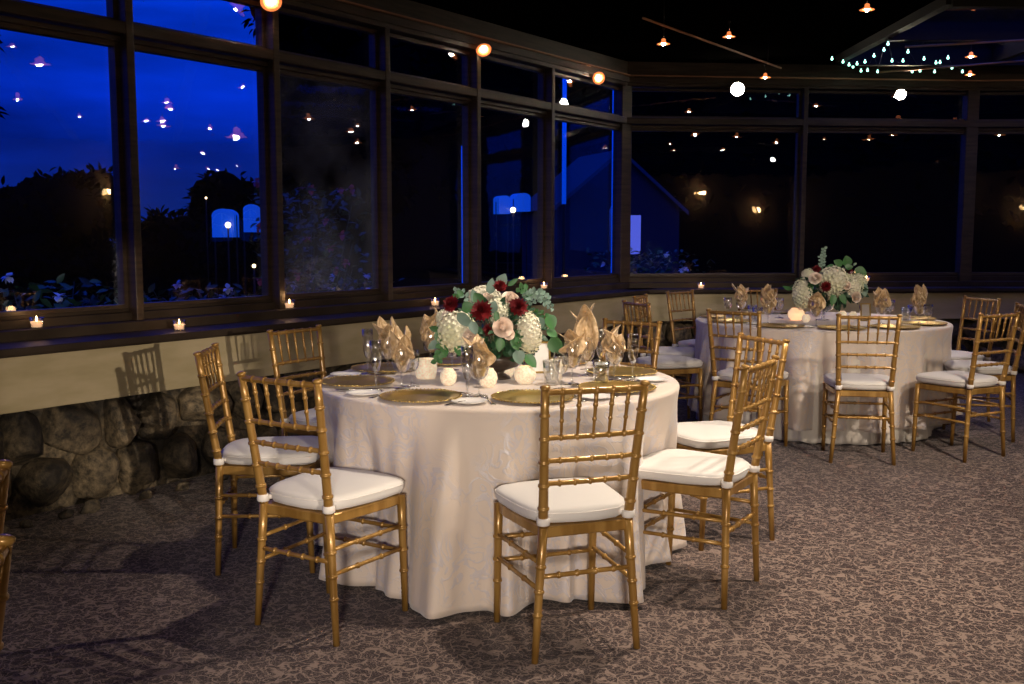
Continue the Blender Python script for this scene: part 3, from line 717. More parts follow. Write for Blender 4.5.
# ------------------------------------------------------------------ tables and cloths
def table(c, Rr, label):
    t = thing('banquet_table', label, 'table', c)
    m = MB(); m.lathe([(0, .735), (Rr-.012, .735), (Rr-.006, .738), (Rr-.006, .745), (Rr-.012, .748), (0, .748)], 64); fixn(m.build('tabletop', M_brown, t))
    for a in (45, 135, 225, 315):
        x, y = math.cos(R(a))*Rr*.5, math.sin(R(a))*Rr*.5
        m = MB(); m.tube([(x, y, .734), (x*1.05, y*1.05, 0.0)], .016, 8); m.build('leg', M_beam, t)
def cloth(c, Rr, label, seed, indents, hem=.012, mat=None, flare=.07, nf=21, zt=.752, name='tablecloth', amp=1.25, hemwave=.006):
    rg = random.Random(seed); ph = [rg.uniform(0, 6.28) for _ in range(6)]
    m = MB(); nu = 360
    prof = [('t', x) for x in (0.0, .3, .6, .85, .955)]+[('e', k/5) for k in range(6)]+[('d', (k/26)**.9) for k in range(1, 27)]
    def fold(a, v):
        f = math.sin(a*nf+ph[0]+1.2*math.sin(a*3+ph[1]))+.6*math.sin(a*(nf*.58)+ph[2]+math.sin(a*2+ph[3]))+.3*math.sin(a*nf*2.1+ph[4]+2*v)
        return f
    vs = []
    for kind, x in prof:
        for i in range(nu):
            a = 2*math.pi*i/nu
            if kind == 't': r = Rr*x; z = zt
            elif kind == 'e':
                r = Rr-.010+.014*math.sin(x*math.pi/2); z = zt-.016*(1-math.cos(x*math.pi/2))
            else:
                v = x; r = Rr+.004+flare*v**1.1*.8
                ff = fold(a, v)
                r += amp*(.004+.034*v)*ff*min(1, v*4)
                for (ang, wd, dep) in indents:
                    da = (a-R(ang)+math.pi) % (2*math.pi)-math.pi
                    r -= dep*math.exp(-(da/wd)**2)*min(1, v*2.2)
                h0 = hem+hemwave*(1+math.sin(a*nf*.7+ph[5]))+.006*ff
                z = (zt-.018)+(max(.006, h0)-(zt-.018))*v
            vs.append(Vector((r*math.cos(a), r*math.sin(a), z)))
    n = len(prof); fs = [(j*nu+i, j*nu+(i+1) % nu, (j+1)*nu+(i+1) % nu, (j+1)*nu+i) for j in range(n-1) for i in range(nu)]
    m.add(vs, fs)
    o = m.build(name, mat or M_cloth, None, c)
    so = o.modifiers.new('t', 'SOLIDIFY'); so.thickness = .0012; so.offset = 0
    return o
def chind(c, idx, Rr, wd=.26):
    out = []
    for i in idx:
        x, y, hd = chairs[i][:3]; f = Vector((math.sin(R(hd)), math.cos(R(hd)), 0)); p = Vector((x, y, 0))+f*.215-c
        dist = p.length; need = Rr+.075-dist
        if need > 0: out.append((math.degrees(math.atan2(p.y, p.x)), wd*.9/Rr, min(.17, need+.02)))
    return out
table(T1, R1, 'round banquet table at the centre, hidden under the nearer ivory cloth')
table(T2, R2, 'round banquet table at the right rear, hidden under the farther ivory cloth')
cl1 = cloth(T1, R1, '', 11, chind(T1, range(0, 7), R1)+[(-101, .24, -.085), (-49, .15, -.13)])
tag(cl1, 'ivory damask tablecloth draped to the carpet over the near round table', 'tablecloth', 'ivory tablecloths')
ind2 = chind(T2, range(7, 16), R2)
cl2 = cloth(T2, R2, '', 23, ind2, hem=.10, nf=21, amp=1.9)
tag(cl2, 'ivory damask overcloth on the far round table, ending above a white underskirt', 'tablecloth', 'ivory tablecloths')
un = cloth(T2, R2-.02, '', 29, ind2, hem=.008, mat=M_under, nf=46, name='table_skirt', zt=.7505, flare=.035, hemwave=.004, amp=.45)
tag(un, 'gathered white underskirt showing below the far tablecloth', 'table skirt')

# ------------------------------------------------------------------ tableware
ZT = .7535
def lathe_obj(name, prof, mat, parent, n=28, solid=True, **k):
    m = MB(); m.lathe(prof, n, **k); return fixn(m.build(name, mat, parent))
def mk_charger():
    m = MB(); m.lathe([(0, .002), (.09, .002), (.105, .003), (.118, .010), (.150, .013), (.158, .0135), (.1595, .0115), (.150, .0095), (.118, .0055), (.10, 0), (0, 0)], 48)
    for k in range(64):
        a = 2*math.pi*k/64; m.ball((.1555*math.cos(a), .1555*math.sin(a), .0125), .0042, 6, 4)
    return fixn(m.build('charger_plate', M_charger))
def mk_bread():
    m = MB(); m.lathe([(r_*.87, z_) for r_, z_ in [(0, .003), (.05, .003), (.058, .007), (.078, .012), (.0795, .0115), (.078, .0100), (.056, .004), (.045, 0), (0, 0)]], 40); return fixn(m.build('bread_plate', M_white))
def glass_prof(bowl, th=.0012):
    return bowl+[(max(0, r-th), z) for r, z in reversed(bowl)]
def stemware(name, foot, stem_h, bowl, mat=M_glass):
    """foot radius, stem height, bowl profile from the stem up; a root object carries foot, stem and bowl"""
    t = bpy.data.objects.new(name, None); COL.objects.link(t); t.empty_display_size = .05
    lathe_obj('foot', [(0, .0), (foot, .0), (foot, .0015), (foot*.4, .005), (.006, .009), (0, .009)], mat, t)
    lathe_obj('stem', [(.006, .008), (.0035, .02), (.0032, stem_h*.6), (.0075, stem_h*.8), (.0045, stem_h), (.006, stem_h+.004)], mat, t, 14)
    m = MB(); b = [(r, z+stem_h) for r, z in bowl]; m.lathe(glass_prof(b), 28); fixn(m.build('bowl', mat, t))
    return t
def mk_goblet(): return stemware('water_goblet', .036, .062, [(.004, .002), (.020, .006), (.033, .022), (.040, .045), (.041, .065), (.038, .090), (.0345, .115)])
def mk_flute():
    t = stemware('champagne_flute', .031, .070, [(.003, .002), (.012, .010), (.020, .035), (.0245, .070), (.0245, .100), (.0225, .135)])
    return t
def mk_wine(): return stemware('wine_glass', .034, .060, [(.004, .002), (.018, .006), (.028, .022), (.0325, .045), (.032, .065), (.029, .090)])
def mk_tumbler():
    t = bpy.data.objects.new('water_tumbler', None); COL.objects.link(t)
    m = MB(); m.lathe([(0, 0), (.027, 0), (.030, .004), (.033, .06), (.036, .105), (.0345, .105), (.031, .06), (.027, .012), (0, .010)], 24, wob=lambda a, j: .02*math.cos(a*8) if 0 < j < 5 else 0); fixn(m.build('cup', M_glass, t))
    m = MB(); m.lathe([(0, .011), (.0265, .0125), (.0305, .06), (.033, .082), (0, .082)], 24); fixn(m.build('water', M_water, t))
    return t
def flat_strip(mb, pts, ws, th=.0022):
    """a flat bar following pts (x along, z up) with half widths ws"""
    n = len(pts); vs = []
    for (x, z), w in zip(pts, ws): vs += [(x, -w, z), (x, w, z), (x, w, z+th), (x, -w, z+th)]
    fs = [(i*4+k, i*4+(k+1) % 4, (i+1)*4+(k+1) % 4, (i+1)*4+k) for i in range(n-1) for k in range(4)]+[(3, 2, 1, 0), (n*4-4, n*4-3, n*4-2, n*4-1)]
    mb.add(vs, fs)
def mk_fork():
    m = MB(); flat_strip(m, [(-.10, .001), (-.07, .002), (0, .003), (.02, .004), (.035, .003), (.05, .002)], [.010, .0075, .0035, .004, .011, .0125])
    for k in range(4): flat_strip(m, [(.05, .002), (.07, .003), (.095, .009)], [.0016, .0015, .0008]); m.v[-12:] = [(x, y+(-.0108+.0072*k), z) for x, y, z in m.v[-12:]]
    return fixn(m.build('dinner_fork', M_silver))
def mk_knife():
    m = MB(); flat_strip(m, [(-.11, .001), (-.09, .001), (0, .001), (.005, .001), (.05, .001), (.10, .001), (.125, .001)], [.009, .0085, .006, .009, .0105, .0095, .002], .003); return fixn(m.build('table_knife', M_silver))
def mk_spoon():
    m = MB(); flat_strip(m, [(-.09, .001), (-.06, .002), (.01, .004), (.03, .003)], [.009, .007, .003, .004])
    def bowl(u, v):
        a = 2*math.pi*u; r = v; return Vector((.055+.030*r*math.cos(a), .019*r*math.sin(a), .001+.007*r*r))
    m.grid(bowl, 18, 5, True, True); o = m.build('spoon', M_silver); so = o.modifiers.new('t', 'SOLIDIFY'); so.thickness = .0012; return o
def mk_napkin(seed, fl=4, hgt=.20):
    fl += 1; hgt *= .92
    rg = random.Random(seed); m = MB()
    # gathered cloth pushed into the bowl
    def core(u, v):
        a = 2*math.pi*u; z = .070+.095*v; r = (.008+.026*math.sin(math.pi*min(1, v*.62+.02)))*(1+.10*math.sin(a*5+seed)+.06*math.sin(a*9+2*seed+3*v))
        return Vector((r*math.cos(a), r*math.sin(a), z))
    m.grid(core, 40, 12, True, True)
    for k in range(fl):
        a0 = 2*math.pi*(k/fl)+rg.uniform(-.5, .5)+seed; H = hgt*rg.uniform(.62, 1.05)*(1.15 if k == 0 else 1); W = rg.uniform(.085, .125)*(1.45 if k == 0 and hgt > .18 else 1.1); out = rg.uniform(.02, .06) if k else .012; tw = rg.uniform(-.5, .5); pz = rg.uniform(0, 6)
        def flap(u, v, a0=a0, H=H, W=W, out=out, tw=tw, pz=pz):
            x = (u-.5)*2; prof = math.sin(math.pi*min(1, .22+.78*v))**.75 if v < .999 else 0; w = W*.46*prof
            th = a0+tw*v; dx = Vector((math.cos(th), math.sin(th), 0)); sd = Vector((-math.sin(th), math.cos(th), 0))
            crease = -.45*abs(x)*w+.008*math.sin(x*6+v*5+pz)*prof+.0065*math.sin(x*15+v*9+2*pz)*prof
            rad = .014+out*v*v+crease*1.0
            curl = .012*math.sin(v*6+pz)
            return dx*(rad+curl)+sd*(x*w)+Vector((0, 0, .120+H*v-.025*x*x*v*(1-v)*2))
        m.grid(flap, 14, 18)
    o = m.build('folded_napkin', M_napkin); so = o.modifiers.new('t', 'SOLIDIFY'); so.thickness = .0014; so.offset = 0
    return o
protos = {}
def hide_proto(o):   # protos become the first placed instance
    return o
USED = {}
def place(kind, maker, pos, rz, label, cat, group):
    if kind not in protos:
        o = maker(); protos[kind] = o; index()
    else: o = copytree(protos[kind])
    o.location = pos; o.rotation_euler = (0, 0, rz); tag(o, label, cat, group); return o

S1 = { # charger centre, place description
 'E': ((531, 395.5), 'before the nearest chair'),
 'P1': ((415, 397), 'at the near table, front left place'),
 'P2': ((349, 381), 'at the near table, leftmost place'),
 'P3': ((383, 367), 'at the near table, back left place'),
 'P4': ((448, 360.5), 'at the near table, behind the cream votive'),
 'G': ((622, 371), 'at the near table, rear right place'),
 'F': ((617, 386.5), 'at the near table, front right place')}
GP = 'near table settings'
pos1 = {}
for k, ((px, py), ds) in S1.items():
    p = atz(px, py, ZT+.012); v = p-T1; v.z = 0
    v = v.normalized()*min(.612, max(.575, v.length)); p = T1+v; p.z = ZT; pos1[k] = (p, v.normalized(), ds)
v8 = Vector((math.cos(R(63)), math.sin(R(63)), 0)); pos1['H'] = (T1+v8*.60+Vector((0, 0, ZT)), v8, 'at the near table, behind the tall napkins')
for k, (p, v, ds) in pos1.items():
    a = math.atan2(v.y, v.x)      # outward direction
    right = Vector((-v.y, v.x, 0))   # diner faces -v: the right hand side
    place('charger', mk_charger, p, a, 'gold beaded charger plate '+ds, 'charger plate', 'gold chargers on the near table')
    left = -right
    bp = p+left*.252+v*.03
    if (bp-T1).length > .66: pass
    place('bread', mk_bread, bp, a, 'small white bread plate '+ds, 'plate', 'bread plates on the near table')
    if k in ('H', 'P4'): continue
    for q, nm in ((.178, 'inner'), (.20, 'outer')):
        if k in ('E', 'P1', 'G', 'F', 'P2', 'P3'):
            ang = math.atan2(-v.y, -v.x)
            if nm == 'inner': place('fork', mk_fork, p+left*(.172)-v*.01, ang, 'silver dinner fork left of the charger '+ds, 'fork', 'forks on the near table')
    place('knife', mk_knife, p+right*.176-v*.01, math.atan2(-v.y, -v.x), 'silver knife right of the charger '+ds, 'knife', 'knives on the near table')
    if k in ('E', 'P1', 'F'): place('spoon', mk_spoon, p-v*.182+right*.03, math.atan2(left.y, left.x), 'silver spoon laid above the charger '+ds, 'spoon', 'spoons on the near table')
def onT(px, py): p = atz(px, py, ZT); return p
gob = [(402, 388, 3, 4, .155, 'gold napkin fanned in the goblet at the left, above the leftmost charger', 'at the left, beside the leftmost flute'),
 (479, 396, 9, 3, .13, 'gold napkin with blunt folds in the goblet before the bouquet', 'standing before the bouquet'),
 (572, 384, 14, 3, .12, 'low gold napkin in the front goblet of the right cluster', 'in front of the tallest napkin'),
 (586, 376, 21, 3, .215, 'tallest gold napkin, a broad pointed fold right of the bouquet', 'holding the tallest napkin'),
 (614, 380, 27, 4, .125, 'small gold napkin in the goblet before the far chair back', 'beside the rightmost near flute'),
 (388, 374, 33, 3, .15, 'gold napkin half hidden behind the leftmost upright napkin', 'at the back left, behind another goblet'),
 (431, 366, 39, 3, .19, 'narrow upright gold napkin at the left of the bouquet', 'at the left of the bouquet')]
napk = []
for i, (px, py, sd, fl, hh, ln, lg) in enumerate(gob):
    p = onT(px, py)
    place('goblet', mk_goblet, p, 0, 'clear stemmed water goblet with a napkin, '+lg, 'glass', 'napkin goblets on the near table')
    o = mk_napkin(sd, fl, hh); o.location = p; o.rotation_euler = (0, 0, sd*1.1); tag(o, ln, 'napkin', 'gold napkins')
    napk.append(o)
for px, py, lb in ((376, 391, 'left of the leftmost upright napkin'), (368, 374, 'at the back left of the near table'), (467.5, 399, 'before the bouquet, nearest the front edge'), (632.6, 381, 'standing clear at the right of the near table'), (600.5, 374, 'behind the small napkin on the right')):
    place('flute', mk_flute, onT(px, py), 0, 'tall clear champagne flute '+lb, 'glass', 'flutes on the near table')
for px, py, lb in ((412, 386, 'right of the leftmost upright napkin'), (452, 370, 'under the left hydrangea of the near bouquet'), (561, 389, 'in the right cluster, nearest the front')):
    place('wine', mk_wine, onT(px, py), 0, 'short clear wine glass '+lb, 'glass', 'wine glasses on the near table')
for px, py, lb in ((551.5, 385, 'left of the tallest napkin'), (601, 385, 'between the napkins on the right'),):
    place('tumbler', mk_tumbler, onT(px, py), 0, 'clear water tumbler '+lb, 'glass', 'tumblers on the near table')

# votives
def votive(p, r, h, label, group, mat, ball=False):
    t = thing('votive_candle', label, 'candle', p, group=group)
    if ball: prof = [(0, 0), (r*.55, 0), (r*.85, h*.18), (r, h*.45), (r*.92, h*.72), (r*.6, h*.95), (r*.57, h), (r*.52, h), (r*.55, h*.93), (r*.85, h*.7), (r*.93, h*.45), (r*.8, h*.22), (0, h*.12)]
    else: prof = [(0, 0), (r*.8, 0), (r*.9, h*.1), (r, h*.6), (r*.97, h), (r*.9, h), (r*.92, h*.6), (r*.8, h*.14), (0, h*.12)]
    m = MB(); m.lathe(prof, 24); fixn(m.build('holder', mat, t))
    m = MB(); m.lathe([(0, h*.14), (r*.66, h*.14), (r*.66, h*.5), (0, h*.5)], 16); fixn(m.build('wax', M_wax, t))
    m = MB(); m.lathe([(0.0005, h*.52), (.0035, h*.52+.005), (.004, h*.52+.009), (.0005, h*.52+.024)], 8); m.build('flame', M_flame, t)
    return t
V1 = [(426, 378, .050, .085, 0, 'cream cylinder votive left of the bouquet, glowing'), (448.5, 385, .036, .07, 1, 'small round mercury glass votive below the left hydrangea'),
 (488, 387, .040, .078, 1, 'round mercury glass votive before the bouquet, brightest'), (507, 377, .034, .07, 1, 'small round votive behind the brightest one'),
 (525, 383.5, .048, .075, 1, 'wide mercury glass bowl votive right of the bouquet foot'), (556, 380, .027, .09, 0, 'slim tall votive beside the left tumbler')]
for px, py, r, h, bl, lb in V1: votive(onT(px, py), r, h, lb, 'votives on the near table', M_mercury, bool(bl))

# framed card
def framed_card(p, rz, w, h, label):
    t = thing('framed_card', label, 'sign', p, rz)
    m = MB()
    for a in (-1, 1): m.box((a*w/2, 0, h/2), (.008, .010, h+.008)); m.box((0, 0, h/2+a*h/2), (w, .010, .008))
    fr = fixn(m.build('frame', M_charger, t)); fr.rotation_euler = (R(-8), 0, 0)
    m = MB(); m.box((0, 0, h/2), (w-.006, .003, h-.006)); c = m.build('card', M_card, t); c.rotation_euler = (R(-8), 0, 0)
framed_card(onT(541, 373)+Vector((0, 0, .004)), R(14), .085, .135, 'small white card in a thin gold frame beside the near bouquet')
framed_card(T2+Vector((.32, -.05, ZT+.004)), R(8), .07, .12, 'small white card in a thin frame right of the far bouquet')

# ------------------------------------------------------------------ flowers
def hydrangea(c, r, sc, rg):
    m = MB(); c = Vector(c); m.ball(c, r*.90, 12, 8, sc)
    n = 150
    for i in range(n):
        z = 1-2*(i+.5)/n; a = i*2.39996; q = math.sqrt(1-z*z); d = Vector((q*math.cos(a), q*math.sin(a), z))
        p = c+Vector((d.x*r*sc[0], d.y*r*sc[1], d.z*r*sc[2]))*rg.uniform(.88, 1.04); t = d.cross(Vector((rg.uniform(-1, 1), rg.uniform(-1, 1), .5))).normalized(); b = d.cross(t); ps = r*.20
        for k in range(4):
            an = k*math.pi/2+a; dd = t*math.cos(an)+b*math.sin(an)+d*.35; m.leaf(p, dd, d, ps, ps*.95, -.2, 2)
    return m
def dahlia(c, r, d, rg):
    m = MB(); c = Vector(c); d = Vector(d).normalized(); t = d.cross(Vector((0.1, .2, 1))).normalized(); b = d.cross(t)
    for ring in range(6):
        el = R(8+ring*15); n = 16-ring*2
        for k in range(n):
            a = 2*math.pi*(k+.5*(ring % 2))/n+rg.uniform(-.1, .1); dd = (t*math.cos(a)+b*math.sin(a))*math.cos(el)+d*math.sin(el)
            m.leaf(c+d*r*.08*ring, dd, d, r*(1-.09*ring)*rg.uniform(.9, 1.1), r*.42, -.18, 4)
    m.ball(c-d*r*.15, r*.35, 8, 6); return m
def rose(c, r, d, rg):
    m = MB(); c = Vector(c); d = Vector(d).normalized(); t = d.cross(Vector((0.1, .2, 1))).normalized(); b = d.cross(t)
    m.ball(c, r*.34, 10, 8)
    for ring in range(6):
        n = (3, 3, 4, 5, 5, 6)[ring]; rr = r*(.16+.135*ring)
        for k in range(n):
            a0 = 2*math.pi*k/n+ring*.9+rg.uniform(-.15, .15); wd = 2*math.pi/n*1.45
            def pet(u, v, a0=a0, wd=wd, rr=rr, ring=ring):
                a = a0+(u-.5)*wd; x2 = (2*u-1)**2; lip = max(0, v-.72)/.28
                rad = rr*(.45+.62*math.sin(min(1, v*1.2)*math.pi/2))+r*.10*lip*(.3+.2*ring)+.03*r*(u-.5)
                hh = r*(-.55+v*(1.18-.125*ring)-.10*x2*v-.10*lip*(ring > 2)); return c+(t*math.cos(a)+b*math.sin(a))*rad+d*hh
            m.grid(pet, 6, 5)
    return m
def bouquet(name, label, base, yc, hyd, dah, ros, leaves, sprigs, scl, seed, vase_mat, stemvase=False, fill=150, fc=None, fr=(.15, .12, .10)):
    """flowers given by where they are seen, each with its own depth yc+dy; the arrangement stands on the table"""
    t = thing(name, label, 'flower arrangement', base); rg = random.Random(seed); B = Vector(base)
    def W(px, py, dy): return aty(px, py, yc+dy)-B
    ctr = fc-B if fc is not None else Vector((0, 0, .2))
    if stemvase: lathe_obj('vase', glass_prof([(.05, 0), (.05, .004), (.012, .012), (.010, .05), (.03, .065), (.07, .085), (.085, .12), (.09, .14)], .003), vase_mat, t)
    else: lathe_obj('vase', [(0, 0), (.055, 0), (.05, .01), (.025, .025), (.03, .035), (.085, .055), (.105, .085), (.108, .105), (.10, .105), (.09, .07), (0, .05)], vase_mat, t)
    for px, py, dy, r, sc in hyd: hydrangea(W(px, py, dy), r, sc, rg).build('hydrangea_bloom', M_hyd, t)
    for px, py, dy, r in dah:
        c = W(px, py, dy); d = (c-ctr).normalized()+Vector((0, -1.0, .2)); dahlia(c, r, d, rg).build('dahlia_bloom', M_dahlia, t)
    for px, py, dy, r in ros:
        c = W(px, py, dy); d = (c-ctr).normalized()+Vector((0, -.8, .3)); rose(c, r, d, rg).build('rose_bloom', M_rose, t)
    # dense greenery filling between the blooms
    m = MB()
    for i in range(fill):
        a = Vector((rg.gauss(0, 1), rg.gauss(0, 1), rg.gauss(0, .9))).normalized(); p = ctr+Vector((a.x*fr[0], a.y*fr[1], a.z*fr[2]))*rg.uniform(.55, 1)
        m.leaf(p, a+Vector((rg.uniform(-.5, .5), rg.uniform(-.5, .5), rg.uniform(-.4, .4))), (rg.uniform(-1, 1), -1, rg.uniform(-.2, 1)), rg.uniform(.03, .055)*scl, .022*scl, .2, 4)
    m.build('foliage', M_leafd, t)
    m = MB()
    for i in range(22):
        a = rg.uniform(0, 6.28); m.tube([(0, 0, .06), ctr*.6+Vector((math.cos(a)*.03, math.sin(a)*.03, 0)), ctr+Vector((math.cos(a)*fr[0]*.7, math.sin(a)*fr[1]*.7, rg.uniform(-.02, .08)))], .0022, 5)
    m.build('stems', M_stem, t)
    lg, le = MB(), MB()
    for px, py, dy, ang, L_, w_, g in leaves:
        c = W(px, py, dy); an = R(ang); d = Vector((math.cos(an), -.15, math.sin(an))); (lg if g else le).leaf(c-d*L_*.5, d, Vector((rg.uniform(-.4, .4), -1, rg.uniform(-.2, .5))), L_, w_, .08, 6)
    for mb, nm, mt in ((le, 'eucalyptus_leaves', M_euca), (lg, 'green_leaves', M_leaf)):
        if mb.v: mb.build(nm, mt, t)
    for pts, nl, sz, mt in sprigs:
        m = MB(); w = [W(*p) for p in pts]; w = [ctr+(w[0]-ctr)*.3]+w; m.tube(w, .0016, 5)
        for j in range(nl):
            x = (j+.7)/nl*(len(w)-1-.999)+.999 if len(w) > 2 else (j+.5)/nl*(len(w)-1); x = min(x, len(w)-1.001); k = int(x); p = w[k].lerp(w[k+1], x-k); sd = 1 if j % 2 else -1
            td = (w[k+1]-w[k]).normalized(); up = Vector((td.z, 0, -td.x))*sd
            m.leaf(p, up+td*.5+Vector((0, rg.uniform(-.5, .2), 0)), Vector((rg.uniform(-.3, .3), -1, rg.uniform(-.3, .5))), sz*rg.uniform(.8, 1.15), sz*.8, .1, 4)
        m.build('sprig', mt, t)
    return t
B1 = T1+Vector((.0, .02, ZT))
bouquet('floral_centrepiece', 'large bouquet of cream, blush and burgundy blooms with eucalyptus on the near table', B1, 4.40,
 [(456, 332, -.10, .074, (1.08, .9, 1.12)), (529, 333, -.08, .060, (.85, .85, 1.45)), (484, 297, .08, .058, (1.25, 1, .8)), (497, 310, .0, .050, (1, 1, 1.1)), (444, 318, .05, .035, (1, 1, 1)), (545, 322, .10, .03, (1, 1, 1))],
 [(452, 305, -.06, .042), (482, 311.5, -.14, .050), (517.5, 308, -.12, .046), (500, 287.5, 0, .034), (541, 319, .04, .028), (489, 330, -.05, .03)],
 [(503, 327, -.17, .043), (511, 297, .0, .038), (468, 336, -.16, .034), (447, 314, -.02, .034), (509, 334, -.14, .025), (486, 297, .02, .03)],
 [(491, 286, .02, 80, .07, .042, 0), (502, 280, .02, 60, .062, .05, 0), (513, 282, .02, 35, .055, .022, 1), (468, 307, -.12, 20, .055, .05, 1), (465, 320, -.18, -40, .085, .05, 0), (474, 328, -.2, -70, .06, .04, 0),
  (474, 296, -.04, 100, .06, .035, 0), (493, 307, -.12, 70, .055, .045, 0), (551, 322, -.03, -70, .07, .055, 1), (540, 323, -.02, -80, .055, .05, 0), (552, 333, -.03, -30, .055, .04, 1), (556, 346, -.03, -60, .085, .07, 1),
  (519, 357, -.12, -80, .065, .055, 0), (531, 361, -.14, -50, .07, .045, 1), (436, 329, -.10, 170, .06, .035, 1), (439, 337, -.12, -100, .05, .045, 1), (434, 345, -.1, -150, .06, .04, 0), (445, 352, -.12, -90, .05, .035, 1), (438, 357, -.12, -110, .045, .03, 1), (459, 350, -.14, -80, .05, .045, 1), (515, 345, -.12, -60, .06, .03, 1), (500, 345, -.15, -100, .06, .04, 1), (478, 298, -.06, 130, .055, .05, 1), (460, 293, -.04, 140, .035, .025, 1), (456, 296, -.03, 160, .035, .025, 1), (497, 318, -.16, -80, .06, .025, 1)],
 [([(523, 298, 0), (536, 291, .0), (549, 300, .02)], 16, .026, M_euca), ([(525, 303, 0), (540, 298, .02), (553, 308, 0)], 14, .022, M_euca), ([(530, 300, 0), (527, 290, 0), (519, 288, .0)], 7, .028, M_leaf), ([(533, 312, 0), (541, 314, 0), (548, 318, 0)], 6, .024, M_leaf), ([(470, 300, 0), (462, 293, 0), (455, 291, 0)], 8, .022, M_euca), ([(441, 340, -.1), (440, 352, -.12), (437, 362, -.12)], 8, .03, M_leaf), ([(516, 330, -.1), (519, 338, -.12), (517, 346, -.12)], 8, .026, M_leaf)],
 1.0, 4, M_vase, fc=Vector((-.07, 4.43, .96)), fr=(.20, .14, .13), fill=420)
B2 = T2+Vector((.02, 0, ZT))
bouquet('floral_centrepiece', 'bouquet of white hydrangeas with bright green leaves on the far table', B2, 7.45,
 [(802, 294, -.05, .085, (.75, .9, 1.25)), (833, 281, -.08, .10, (1.05, 1, 1.0)), (851, 287, -.04, .075, (1.1, 1, .95)), (808, 275, 0, .045, (1, 1, 1)), (858, 283, 0, .06, (1, 1, 1.2)), (842, 277, .05, .07, (1, 1, .9))],
 [(826, 287, -.16, .042), (817, 270, 0, .036), (848, 271, 0, .036)],
 [(815, 278, -.16, .045), (857, 297, -.12, .042), (847, 285, -.14, .035)],
 [(847, 261, 0, 100, .08, .075, 1), (838, 263, 0, 150, .075, .06, 1), (861, 272, 0, -30, .10, .075, 1), (849, 267, -.02, 0, .06, .05, 1), (831, 267, -.02, 180, .07, .045, 1), (864, 290, -.05, -80, .10, .06, 0), (857, 292, -.08, -100, .08, .05, 0), (795, 289, 0, 170, .07, .045, 1), (787, 288, .02, 160, .07, .03, 1), (810, 288, -.1, -100, .09, .05, 1), (811, 298, -.1, -90, .07, .05, 1), (843, 299, -.1, -60, .09, .05, 1), (833, 300, -.12, -100, .09, .05, 1), (855, 264, 0, 40, .03, .02, 0)],
 [([(822, 268, 0), (823, 258, 0), (824, 248, 0)], 14, .026, M_euca), ([(818, 270, 0), (821, 262, 0), (820, 255, 0)], 8, .022, M_euca)],
 1.5, 8, M_glass, stemvase=True, fc=Vector((2.33, 7.5, .985)), fr=(.24, .16, .12), fill=240)

# ------------------------------------------------------------------ far table settings
far = [(8, 'before its front middle chair'), (9, 'before its front right chair'), (7, 'before its front left chair'), (12, 'before the left chair with the long seat'), (13, 'before the mostly hidden left chair'), (10, 'before its chair facing the viewer at right'), (11, 'before the chair cut by the right edge'), (15, 'before the chair behind the far table'), (14, 'before its back left chair')]
for i, ds in far:
    x, y = chairs[i][:2]; v = (Vector((x, y, 0))-T2).normalized(); p = T2+v*.715+Vector((0, 0, ZT))
    place('charger', mk_charger, p, 0, 'gold charger on the far table '+ds, 'charger plate', 'gold chargers on the far table')
    place('bread', mk_bread, p+Vector((v.y, -v.x, 0))*.22-v*.10, 0, 'white bread plate on the far table '+ds, 'plate', 'bread plates on the far table')
fg = [(741, 317, 51, .15, 'leftmost gold napkin on the far table'), (768, 324, 57, .17, 'spiky gold napkin, second from the left on the far table'), (816, 326.5, 63, .13, 'gold napkin standing before the far bouquet'), (881, 324, 69, .16, 'gold napkin just right of the far bouquet'), (919, 323.5, 75, .19, 'rightmost and tallest gold napkin on the far table')]
for px, py, sd, hh, lb in fg:
    p = onT(px, py); place('goblet', mk_goblet, p, 0, 'clear goblet holding the '+lb, 'glass', 'napkin goblets on the far table')
    o = mk_napkin(sd, 4, hh); o.location = p; tag(o, lb, 'napkin', 'gold napkins'); o.rotation_euler = (0, 0, sd)
for px, py, lb in ((727.5, 317, 'at the left end of the far table'), (927.5, 326, 'right of the tallest far napkin'), (779, 318, 'between the left napkins and the far bouquet'), (890, 320, 'beside the napkin right of the far bouquet')):
    place('wine', mk_wine, onT(px, py), 0, 'short clear wine glass '+lb, 'glass', 'wine glasses on the far table')
for px, py, lb in ((752, 319, 'between the two left napkins of the far table'), (757, 322, 'left of the spiky napkin, the nearer one'), (906, 322, 'left of the tallest far napkin, nearer'), (912, 319, 'left of the tallest far napkin, farther'), (864, 320, 'below the far bouquet at its right')):
    place('tumbler', mk_tumbler, onT(px, py), 0, 'clear water tumbler '+lb, 'glass', 'tumblers on the far table')
for px, py, r, h, lb in ((796, 320, .062, .088, 'rounded cream votive left of the far bouquet'), (806, 322, .03, .055, 'tiny votive beside the rounded cream one'), (842, 319, .035, .06, 'small votive under the far bouquet'), (853, 319, .03, .055, 'small votive at the right under the far bouquet')):
    votive(onT(px, py), r, h, lb, 'votives on the far table', M_mercury if r < .05 else M_amber, True)

